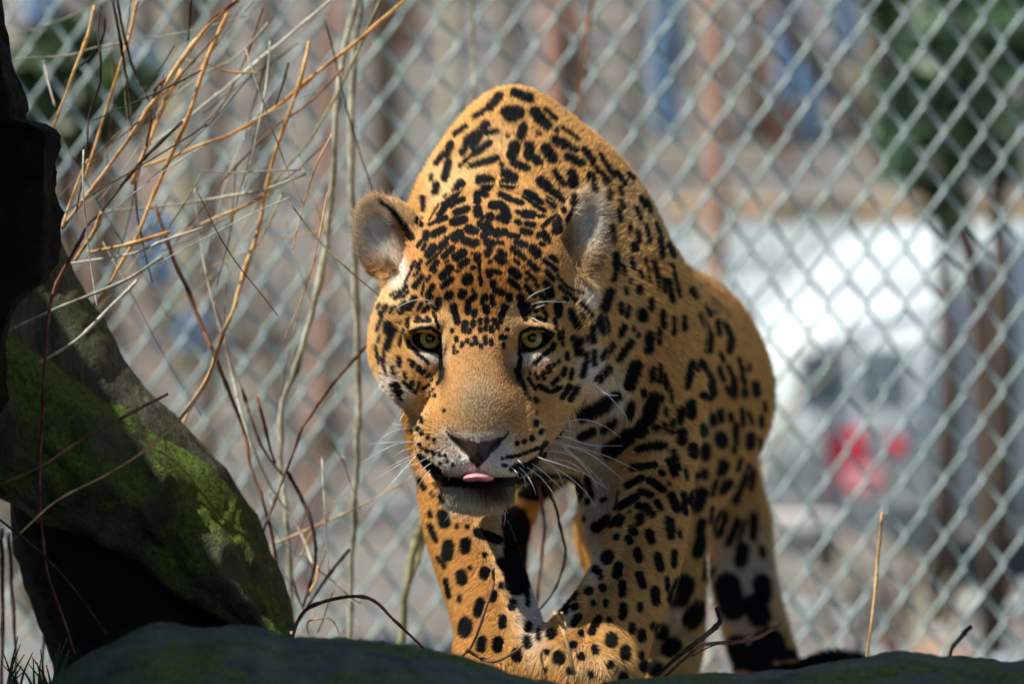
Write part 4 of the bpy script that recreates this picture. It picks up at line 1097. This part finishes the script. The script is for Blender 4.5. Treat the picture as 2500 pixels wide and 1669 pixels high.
# soft fields of hair colour: centre, half sizes, colour, weight, nearest and farthest distance behind the face plane
FIELDS = [
 (1180, 660, 190, 130, ORANGE, .85, -1, .25), (1175, 780, 85, 60, ORANGE, .6, -1, .25), (1172, 925, 95, 110, TAN, .95, -1, .2), (1172, 985, 78, 60, GREYTAN, .8, -1, .2), (1166, 1052, 85, 22, GREYTAN, .7, -1, .2), (1166, 1066, 60, 12, WHITE, .7, -1, .2),
 (1090, 960, 40, 80, ORANGE, .35, -1, .2), (1250, 960, 40, 80, ORANGE, .35, -1, .2),
 (1245, 905, 24, 42, BROWN, .55, -1, .2), (1225, 870, 20, 30, BROWN, .4, -1, .2), (1262, 1028, 30, 40, BROWN, .35, -1, .2), (1085, 925, 16, 40, BROWN, .4, -1, .2),
 (1078, 905, 13, 46, lin(60, 46, 36), .8, -1, .2), (1268, 910, 15, 52, lin(60, 46, 36), .85, -1, .2),
 (1090, 1100, 34, 50, WHITE, .75, -1, .2), (1140, 1135, 70, 32, WHITE, 1.0, -1, .2), (1235, 1110, 30, 48, WHITE, .8, -1, .2), (1210, 1140, 80, 30, WHITE, 1.0, -1, .2), (1045, 1118, 50, 16, WHITE, .7, -1, .2), (1300, 1100, 40, 16, CREAM, .8, -1, .2),
 (1020, 1060, 14, 60, CREAM, .8, -1, .2), (1322, 1050, 14, 50, CREAM, .7, -1, .2),
 (1120, 1222, 62, 34, WHITE, 1.0, -1, .2), (1230, 1222, 60, 34, lin(150, 142, 130), .8, -1, .2), (1185, 1196, 80, 24, lin(40, 35, 32), .95, -1, .2), (1205, 1215, 40, 22, lin(70, 62, 56), .7, -1, .2), (1170, 1240, 80, 16, WHITE, .4, -1, .2),  # chin: white on the left, its shaded right half darkened in the colour
 (1052, 872, 34, 20, WHITE, .95, -1, .2), (1298, 878, 42, 18, WHITE, .95, -1, .2), (1085, 840, 10, 30, CREAM, .8, -1, .2), (1045, 790, 40, 12, CREAM, .6, -1, .2), (1305, 786, 50, 12, CREAM, .6, -1, .2),
 (1095, 770, 22, 40, CREAM, .45, -1, .2), (1250, 770, 22, 40, CREAM, .45, -1, .2),
 (960, 720, 45, 40, CREAM, .95, -1, .3), (1430, 710, 36, 46, CREAM, .95, -1, .3), (1440, 735, 24, 30, WHITE, .6, -1, .3), (965, 690, 20, 16, WHITE, .8, -1, .3),
 (950, 940, 26, 50, WHITE, .9, -1, .3), (985, 970, 30, 30, WHITE, .9, -1, .3), (1015, 1000, 26, 24, CREAM, .8, -1, .3), (1440, 905, 30, 60, WHITE, .85, -1, .3), (1400, 960, 60, 40, CREAM, .8, -1, .3),
 (925, 800, 14, 90, CREAM, .5, -1, .3), (1455, 800, 12, 90, CREAM, .5, -1, .3),
 (930, 575, 58, 74, lin(232, 234, 226), 1.0, -1, .3), (985, 650, 18, 40, WHITE, .9, -1, .3), (915, 505, 34, 20, lin(170, 160, 138), .7, -1, .3), (888, 590, 18, 90, lin(176, 168, 150), .7, -1, .3), (950, 650, 16, 18, lin(60, 46, 36), .9, -1, .3), (925, 668, 26, 22, GOLD, .6, -1, .3), (1000, 620, 18, 40, ORANGE, .8, -1, .3), (975, 560, 16, 40, lin(150, 112, 70), .9, -1, .3),
 (1440, 545, 44, 84, lin(232, 234, 226), 1.0, -1, .3), (1425, 490, 16, 24, lin(140, 122, 92), .7, -1, .3), (1385, 590, 22, 46, lin(130, 96, 60), .9, -1, .3), (1395, 560, 14, 40, lin(150, 120, 80), .8, -1, .3), (1440, 650, 26, 34, lin(110, 88, 66), .8, -1, .3),
 (1075, 470, 40, 90, CREAM, .6, .2, 1), (1200, 350, 60, 40, CREAM, .5, .2, 1), (1130, 420, 50, 30, CREAM, .5, .2, 1), (1560, 500, 60, 70, CREAM, .4, .2, 1), (1540, 720, 30, 200, CREAM, .35, .2, 1),
 (1430, 980, 120, 80, CREAM, .7, .15, 1), (1500, 960, 40, 70, WHITE, .6, .15, 1), (1460, 1220, 60, 110, WHITE, .8, .2, .6), (1370, 1150, 80, 60, CREAM, .7, .2, 1.2),
 (1250, 1330, 44, 70, WHITE, .8, -1, .5), (1285, 1430, 40, 90, WHITE, .9, -1, .5), (1305, 1540, 34, 70, WHITE, .8, -1, .5), (1195, 1290, 50, 40, CREAM, .6, -1, .5), (1450, 1370, 26, 60, WHITE, .7, -1, .5), (1390, 1480, 20, 50, WHITE, .6, -1, .5),
 (1330, 1600, 50, 40, CREAM, .6, -1, .5), (1440, 1630, 80, 40, CREAM, .6, -1, .5),
 (1690, 1050, 40, 60, CREAM, .5, .6, 2), (1600, 1400, 60, 60, CREAM, .4, .6, 2), (1640, 1540, 80, 60, CREAM, .5, .6, 2), (1820, 1420, 90, 130, lin(190, 190, 175), .9, 1.05, 2), (1380, 1230, 40, 80, CREAM, .8, .6, 2),
]
def smooth(x, a, b):
    t = np.clip((x - a) / (b - a), 0, 1)
    return t * t * (3 - 2 * t)
def base_colour(X, N, px, py):
    c = np.tile(np.array(GOLD), (len(px), 1))
    under = smooth(-N[:, 2], .35, .85) * (X[:, 1] > .2)
    c = c + (np.array(WHITE) - c) * (under * .8)[:, None]
    for cx, cy, rx, ry, col, w, d0, d1 in FIELDS:
        q = ((px - cx) / rx) ** 2 + ((py - cy) / ry) ** 2
        a = w * np.exp(-q ** 1.3) * ((X[:, 1] > d0) & (X[:, 1] < d1))
        c = c + (np.array(col) - c) * a[:, None]
    return c

# which parts of the skin the traced spots cover: what faces the lens and is not hidden
bvh = BVHTree.FromPolygons(V.tolist(), [tuple(p.vertices) for p in me.polygons])
CAM = np.array(cam.location)
todir = V - CAM
dist = np.linalg.norm(todir, axis=1)
ndv = -(VN * todir).sum(1) / dist
seen = np.zeros(nv, np.float32)
camv = Vector(CAM)
for i in np.nonzero(ndv > .10)[0]:
    h = bvh.ray_cast(camv, Vector(todir[i]))
    if h[0] is not None and h[3] > dist[i] - .012: seen[i] = 1.0
# scattered rosettes for the rest
from mathutils.kdtree import KDTree
cand = V[RNG.permutation(nv)[:6000]]
keep = []
kd0 = {}
for p in cand:
    key = tuple((p / .034).astype(int))
    if any(np.linalg.norm(q - p) < .034 for k in ((key[0] + a, key[1] + b, key[2] + c) for a in (-1, 0, 1) for b in (-1, 0, 1) for c in (-1, 0, 1)) for q in kd0.get(k, ())): continue
    kd0.setdefault(key, []).append(p); keep.append(p)
kd = KDTree(len(keep))
for i, p in enumerate(keep): kd.insert(p, i)
kd.balance()
def scatter_field(X):
    out = np.empty(len(X))
    for i, p in enumerate(X):
        q, j, d = kd.find(p)
        out[i] = (d - .0085 - .0045 * ((j * 7919) % 100) / 100) / 4.6e-4
    return out
px, py = to_px(V)
sd = spot_field(px, py)
hid = seen < .5
sd[hid] = scatter_field(V[hid])
colr = base_colour(V, VN, px, py)
nose_v = in_poly(px, py, NOSE) & (V[:, 1] < -.04)

def put_attr(me, name, kind, dom, arr):
    a = me.attributes.new(name, kind, dom)
    a.data.foreach_set('color' if kind == 'FLOAT_COLOR' else 'value', np.ascontiguousarray(arr, np.float32).ravel())
put_attr(me, 'hair_colour', 'FLOAT_COLOR', 'POINT', np.concatenate([colr, np.ones((nv, 1))], 1))
put_attr(me, 'spot_distance', 'FLOAT', 'POINT', sd)

m = Nodes('jaguar_coat', .75, .2)
ac = m.n('ShaderNodeAttribute', attribute_name='hair_colour')
asd = m.n('ShaderNodeAttribute', attribute_name='spot_distance')
vec = m.coord()
nz = m.noise(vec, 700, 3)
edge = m.math('ADD', asd.outputs['Fac'], m.math('MULTIPLY', m.math('SUBTRACT', nz, .5), 5.0))
mask = m.ramp(m.math('ADD', m.math('MULTIPLY', edge, .2), .5), [(0.3, (0, 0, 0)), (0.7, (1, 1, 1))])
skin = m.mix(m.math('MULTIPLY', nz, .5), ac.outputs['Color'], (.12, .07, .03))
m.col(m.mix(mask, BLACK, skin))
m.bump(nz, .5, .002)
MAT_COAT = m.m

jag = empty('jaguar', W(1350, 1660, .45))
tag(jag, 'spotted golden jaguar walking towards the lens with lowered head and tongue tip showing', 'jaguar')
body = link_mesh('body', me, MAT_COAT, jag)

# ---- fur
def make_fur(n_seen, n_hid):
    me.calc_loop_triangles()
    nt = len(me.loop_triangles)
    T = np.empty(nt * 3, np.int32); me.loop_triangles.foreach_get('vertices', T); T = T.reshape(-1, 3)
    A = np.empty(nt, np.float32); me.loop_triangles.foreach_get('area', A)
    vis = seen[T].mean(1)
    ctr = V[T].mean(1)
    # denser on the head, where single hairs are in focus
    w = A * np.where(ctr[:, 1] < .2, 1.7, np.where(ctr[:, 1] < .6, 1.0, .55))
    tx, ty = to_px(ctr)
    in_ear = ((((tx - 935) / 66) ** 2 + ((ty - 590) / 108) ** 2 < 1) | (((tx - 1432) / 54) ** 2 + ((ty - 580) / 118) ** 2 < 1)) & (ctr[:, 1] < .16)
    w = np.where(in_ear, w * 1.8, w)
    w[nose_v[T].any(1)] = 0
    def pick(mask, n):
        p = w * mask; p = p / p.sum()
        return RNG.choice(nt, n, p=p)
    tri = np.concatenate([pick(vis > .3, n_seen), pick(vis <= .3, n_hid)])
    n = len(tri)
    r1, r2 = np.sqrt(RNG.random(n)), RNG.random(n)
    b = np.stack([1 - r1, r1 * (1 - r2), r1 * r2], 1)
    X = (V[T[tri]] * b[:, :, None]).sum(1)
    N = (VN[T[tri]] * b[:, :, None]).sum(1); N /= np.linalg.norm(N, axis=1)[:, None]
    hx, hy = to_px(X)
    # lie of the hair
    head = (X[:, 1] < .16) & (X[:, 2] > -.20)
    nose = np.array(W(1167, 1085, -.11))
    G = np.tile(np.array([.12, .75, -.55]), (n, 1))
    leg = (~head) & (hy > 1130)
    G[leg] = (.0, .25, -1)
    up = (~head) & (hy < 640)
    G[up] = (.05, 1.0, .1)
    G[head] = X[head] - nose
    chin = head & (hy > 1172)
    G[chin] = (X[chin] - np.array(W(1167, 1165, -.06))) * np.array([1, .3, 1]) + np.array([0, -.01, -.02])
    lip = head & (hy > 1085) & (hy < 1172)
    G[lip] = (X[lip] - np.array(W(1167, 1090, -.10))) * np.array([1.3, 1, 1]) + np.array([0, 0, -.02])
    earl = head & (((hx - 930) / 62) ** 2 + ((hy - 590) / 105) ** 2 < 1) & (hx < 1000)
    earr = head & (((hx - 1435) / 50) ** 2 + ((hy - 580) / 115) ** 2 < 1) & (hx > 1392)
    G[earl] = (-.7, -.15, .45); G[earr] = (.65, -.15, .25)
    L = np.full(n, .0125)
    L[head] = .0068
    brd = head & (np.abs(hx - 1170) < 110) & (hy > 770) & (hy < 1110)
    L[brd] = .0034
    L[head & (hy > 1060) & (hy < 1172)] = .0042
    ruff = head & ((hx < 985) | (hx > 1395)) & (hy > 690)
    L[ruff] = .012
    L[chin] = .013
    ear = earl | earr
    L[ear] = .015
    L[leg] = .0095
    L[(X[:, 1] > 1.0) & (hx > 1740) & (hy > 1200)] = .016
    L[(~head) & (N[:, 2] < -.4)] = .018
    L *= np.clip(RNG.normal(1, .22, n), .5, 1.6)
    for (c, rl) in EYES:
        q = np.hypot(hx - c[0], hy - c[1])
        L = np.where(head & (q < 60), np.minimum(L, .0028 + np.maximum(q - 32, 0) * 1e-4), L)
    T1 = G - (G * N).sum(1)[:, None] * N
    T1 /= np.linalg.norm(T1, axis=1)[:, None] + 1e-6
    # broad waves so that the hair parts into locks
    ph = X * 95
    wav = np.stack([np.sin(ph[:, 1] + 2 * np.sin(ph[:, 2] * .7)), np.sin(ph[:, 2] * 1.1 + 1.7 * np.sin(ph[:, 0] * .8)), np.sin(ph[:, 0] * .9 + 1.3)], 1)
    T1 = T1 + wav * .13 + RNG.normal(0, .13, (n, 3)) + RNG.normal(0, .35, (n, 3)) * ear[:, None]
    T1 -= (T1 * N).sum(1)[:, None] * N
    T1 /= np.linalg.norm(T1, axis=1)[:, None] + 1e-6
    lift = np.clip(RNG.normal(.42, .10, n), .12, .9)
    lift[ear] = .9
    lift[brd] = .55
    P = np.empty((n, 4, 3))
    for i, t in enumerate((0, .33, .67, 1.0)):
        P[:, i] = X - N * .0005 + (T1 * t + N * (lift * (t - .38 * t * t))[:, None]) * L[:, None]
    # hairs take the colour of the place where they lie
    M_ = P[:, 1] * .45 + P[:, 2] * .55
    mx, my = to_px(M_)
    vs = (seen[T[tri]] * b).sum(1) > .5
    jit = RNG.normal(0, 1.5, n)
    hidd = (sd[T[tri]] * b).sum(1)
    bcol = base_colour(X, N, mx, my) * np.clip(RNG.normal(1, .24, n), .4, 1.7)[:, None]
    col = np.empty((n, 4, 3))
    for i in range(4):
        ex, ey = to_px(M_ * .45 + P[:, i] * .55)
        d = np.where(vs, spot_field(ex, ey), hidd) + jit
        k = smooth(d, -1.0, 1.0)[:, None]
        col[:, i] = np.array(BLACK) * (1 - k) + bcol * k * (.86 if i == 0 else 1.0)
    # keep open: eyes and mouth
    ok = ~(in_poly(hx, hy, NOSE) & (X[:, 1] < -.04))
    for (c, rl) in EYES:
        a = R(rl); ux, uy = math.cos(a), -math.sin(a)
        ex, ey = hx - (c[0] - (6 if rl < 0 else -6)), hy - (c[1] + 2)
        u = ex * ux + ey * uy; v = -ex * uy + ey * ux
        ok &= ~(((u / 39) ** 2 + (v / 28) ** 2 < 1) & (X[:, 1] < .1))
    ok &= ~((np.abs(hx - 1166) < 95) & (hy > 1160) & (hy < 1184) & (X[:, 1] < .02) & (X[:, 1] > -.07))
    P, col, n = P[ok], col[ok], int(ok.sum())
    hc = bpy.data.hair_curves.new('fur')
    hc.add_curves([4] * n)
    hc.attributes['position'].data.foreach_set('vector', P.astype(np.float32).ravel())
    far = (X[ok][:, 1] > .2)
    rad = np.where(far, .00036, .00023)[:, None] * np.array([1, .9, .6, .08])
    ra = hc.attributes.get('radius') or hc.attributes.new('radius', 'FLOAT', 'POINT')
    ra.data.foreach_set('value', rad.astype(np.float32).ravel())
    ca = hc.attributes.new('strand_colour', 'FLOAT_COLOR', 'POINT')
    ca.data.foreach_set('color', np.concatenate([col, np.ones((n, 4, 1))], 2).astype(np.float32).ravel())
    m = Nodes('jaguar_fur', .6, .12)
    at = m.n('ShaderNodeAttribute', attribute_name='strand_colour')
    m.col(at.outputs['Color'])
    hc.materials.append(m.m)
    o = bpy.data.objects.new('fur', hc)
    COL.objects.link(o)
    o.parent = jag
    o.matrix_parent_inverse = Matrix.Translation(-Vector(jag.location))
    tag(o, kind='stuff')
    return o
make_fur(430000, 70000)

# ---- nose leather: the hairless tip, set a little proud of the muzzle
def make_nose():
    faces = [tuple(p.vertices) for p in me.polygons if all(nose_v[i] for i in p.vertices)]
    ids = sorted({i for f in faces for i in f}); mp = {i: k for k, i in enumerate(ids)}
    nm = mesh_from([V[i] + VN[i] * .0011 for i in ids], [tuple(mp[i] for i in f) for f in faces], True, 'nose')
    nx, ny = px[ids], py[ids]
    cen = np.minimum(np.minimum(seg_dist(nx, ny, (1086, 1042, 1112, 1078)), seg_dist(nx, ny, (1112, 1078, 1148, 1118))), np.minimum(seg_dist(nx, ny, (1247, 1044, 1220, 1078)), seg_dist(nx, ny, (1220, 1078, 1184, 1118)))) - 9
    cen = np.minimum(cen, seg_dist(nx, ny, (1167, 1080, 1167, 1150)) - 1.5)
    cen = np.minimum(cen, seg_dist(nx, ny, (1167, 1132, 1167, 1155)) - 10)
    put_attr(nm, 'nostril', 'FLOAT', 'POINT', cen)
    m = Nodes('nose_leather', .38, .5)
    a = m.n('ShaderNodeAttribute', attribute_name='nostril')
    vec = m.coord()
    pore = m.n('ShaderNodeTexVoronoi'); pore.inputs['Scale'].default_value = 900; m.l(vec, pore.inputs['Vector'])
    leather = m.ramp(m.noise(vec, 160, 4), [(.3, lin(52, 38, 36)), (.7, lin(84, 62, 56))])
    k = m.ramp(m.math('ADD', m.math('MULTIPLY', a.outputs['Fac'], .12), .35), [(.3, (0, 0, 0)), (.75, (1, 1, 1))])
    m.col(m.mix(k, (.006, .005, .005), leather))
    m.bump(pore.outputs['Distance'], .5, .0008)
    link_mesh('nose', nm, m.m, jag)
make_nose()

# ---- eyes
def make_eye(c):
    bm = bmesh.new()
    bmesh.ops.create_uvsphere(bm, u_segments=48, v_segments=32, radius=EYE_R)
    for v in bm.verts:                               # cornea bulges towards the lens (-Y)
        r = math.hypot(v.co.x, v.co.z)
        if v.co.y < 0: v.co.y -= .0022 * math.exp(-(r / .0085) ** 2)
    e = bpy.data.meshes.new('eye'); bm.to_mesh(e); bm.free(); e.shade_smooth()
    return e
m = Nodes('jaguar_eye', .08, .6)
vec = m.coord()
sep = m.n('ShaderNodeSeparateXYZ'); m.l(vec, sep.inputs[0])
rad = m.math('SQRT', m.math('ADD', m.math('POWER', sep.outputs['X'], 2.0), m.math('POWER', m.math('SUBTRACT', sep.outputs['Z'], 0.0), 2.0)))
ang = m.math('ARCTAN2', sep.outputs['Z'], sep.outputs['X'])
comb = m.n('ShaderNodeCombineXYZ'); m.l(m.math('MULTIPLY', ang, 6.0), comb.inputs[0]); m.l(m.math('MULTIPLY', rad, 120), comb.inputs[1])
fib = m.noise(comb.outputs[0], 3.0, 4)
iris = m.mix(fib, lin(164, 142, 66), lin(226, 212, 136))
ring = m.ramp(m.math('MULTIPLY', rad, 60.0), [(.0, (.002, .002, .002)), (.29, (.002, .002, .002)), (.34, (1, 1, 1)), (.58, (1, 1, 1)), (.66, (.02, .016, .01)), (1, (.012, .01, .008))])
m.col(m.mix(1.0, ring, iris, 'MULTIPLY'))
m.b.inputs['Coat Weight'].default_value = .6
m.b.inputs['Coat Roughness'].default_value = 0.02
emesh = make_eye(None)
for (c, rl), (ix, iy) in zip(EYES, ((1050, 826), (1299, 824))):
    o = link_mesh('eye', emesh, m.m, jag)
    o.location = W(c[0], c[1], EYE_D)
    look = (W(ix, iy, EYE_D - EYE_R) - Vector(o.location))
    o.rotation_euler = Vector((0, -1, 0)).rotation_difference(look).to_euler()

# ---- tongue tip
bm = bmesh.new()
bmesh.ops.create_uvsphere(bm, u_segments=40, v_segments=24, radius=1)
for v in bm.verts:
    x, y, z = v.co
    x = math.copysign(abs(x) ** .8, x)
    v.co = (x * .0172, y * .026, z * .0054 - .0012 * (1 - x * x) * 0 - .0016 * x * x + .0012 * math.exp(-(x / .25) ** 2) * (z < 0))
tm = bpy.data.meshes.new('tongue'); bm.to_mesh(tm); bm.free(); tm.shade_smooth()
m = Nodes('tongue_flesh', .32, .5)
vec = m.coord()
m.col(m.ramp(m.noise(vec, 400, 3), [(.3, lin(226, 132, 146)), (.7, lin(244, 170, 178))]))
m.b.inputs['Subsurface Weight'].default_value = .25
m.b.inputs['Subsurface Radius'].default_value = (.006, .002, .0015)
m.bump(m.noise(vec, 900, 2), .25, .0006)
o = link_mesh('tongue', tm, m.m, jag)
o.location = W(1166, 1163, -.066)

# ---- whiskers
WSHEET = (880, 860, 3.174)
WH = '''425 600 330 590 180 650 105 770,425 585 330 565 240 552,430 690 250 695 70 710,430 690 250 720 0 855,410 740 330 760 265 805,450 780 330 830 140 935,460 805 300 870 70 1010,460 850 330 910 215 1050,
430 800 300 950 140 1120 20 1245,500 880 400 950 320 1050,560 850 490 900 410 1030,550 900 480 980 430 1070,510 820 440 860 420 900,370 460 345 510 350 560,340 465 310 520 290 590,180 210 140 290 115 410,
1440 580 1700 520 1870 560 2020 660,1430 605 1540 600 1660 615,1430 635 1600 660 1800 720 2035 722,1440 640 1560 650 1660 665,1450 690 1560 720 1750 880 1920 1065,1480 680 1680 735 1900 800 2150 912,
1550 715 1720 760 1870 850 2055 1005,1580 750 1700 850 1790 960 1840 1060,1440 765 1560 775 1740 840,1320 775 1400 820 1560 870 1740 940,1460 820 1620 850 1760 950 1915 1065,1320 855 1400 910 1500 1000 1620 1115,
1400 830 1520 900 1650 990 1760 1100 1835 1235,1430 880 1520 920 1590 1060,1280 880 1400 970 1500 1100 1540 1180,1220 880 1290 950 1340 1040 1360 1105,1160 880 1210 930 1225 980,1240 930 1270 980 1280 1040,
1200 815 1240 850 1270 890,1780 230 1880 290 1980 400 2060 500 2065 600,1600 465 1620 560 1630 720,1800 235 1900 320 2000 335,1010 1165 1015 1200 1020 1240,1065 1240 1078 1290 1090 1340,1100 1175 1122 1205 1140 1245,
1120 1240 1120 1300 1110 1350,740 1190 700 1240 650 1310,770 1195 760 1220 750 1240,540 935 530 960 525 990,690 960 685 980 680 1000'''
BROW = '960 270 800 180 600 190 400 280 280 400,950 300 860 230 800 215'
m = Nodes('whisker', .3, .6); m.col((.82, .82, .80)); MAT_WH = m.m
def whisker(P2, scale=1.0):
    p0 = P2[0]
    h = bvh.ray_cast(camv, (W(*p0, 0) - camv))
    d0 = h[0].y if h[0] is not None and h[0].y < .2 else .03
    side = 1 if p0[0] > 1168 else -1
    n = len(P2)
    pts = [W(x, y, d0 + .004 - .022 * math.sin(math.pi * i / max(n - 1, 1) * .7) + .02 * i / n) for i, (x, y) in enumerate(P2)]
    sp = spline(pts, 6)
    k = len(sp)
    tm = tube_mesh([Vector(p) for p in sp], [(.00044 * (1 - (i / (k - 1)) ** 1.5) + .00010) * scale for i in range(k)], 5, 'whisker')
    link_mesh('whisker', tm, MAT_WH, jag)
for row in WH.replace('\n', '').split(','):
    q = [float(v) for v in row.split()]
    whisker([(WSHEET[0] + q[i] / WSHEET[2], WSHEET[1] + q[i + 1] / WSHEET[2]) for i in range(0, len(q), 2)])
for row in '680 190 820 90 1040 0,710 260 920 205 1290 210,770 315 920 255 960 245,730 400 900 490 1130 630'.split(','):
    q = [float(v) for v in row.split()]
    whisker([(1160 + q[i] / 5.6, 700 + q[i + 1] / 5.6) for i in range(0, len(q), 2)], .9)
for row in BROW.split(','):
    q = [float(v) for v in row.split()]
    whisker([(900 + q[i] / 5.6, 700 + q[i + 1] / 5.6) for i in range(0, len(q), 2)], .9)
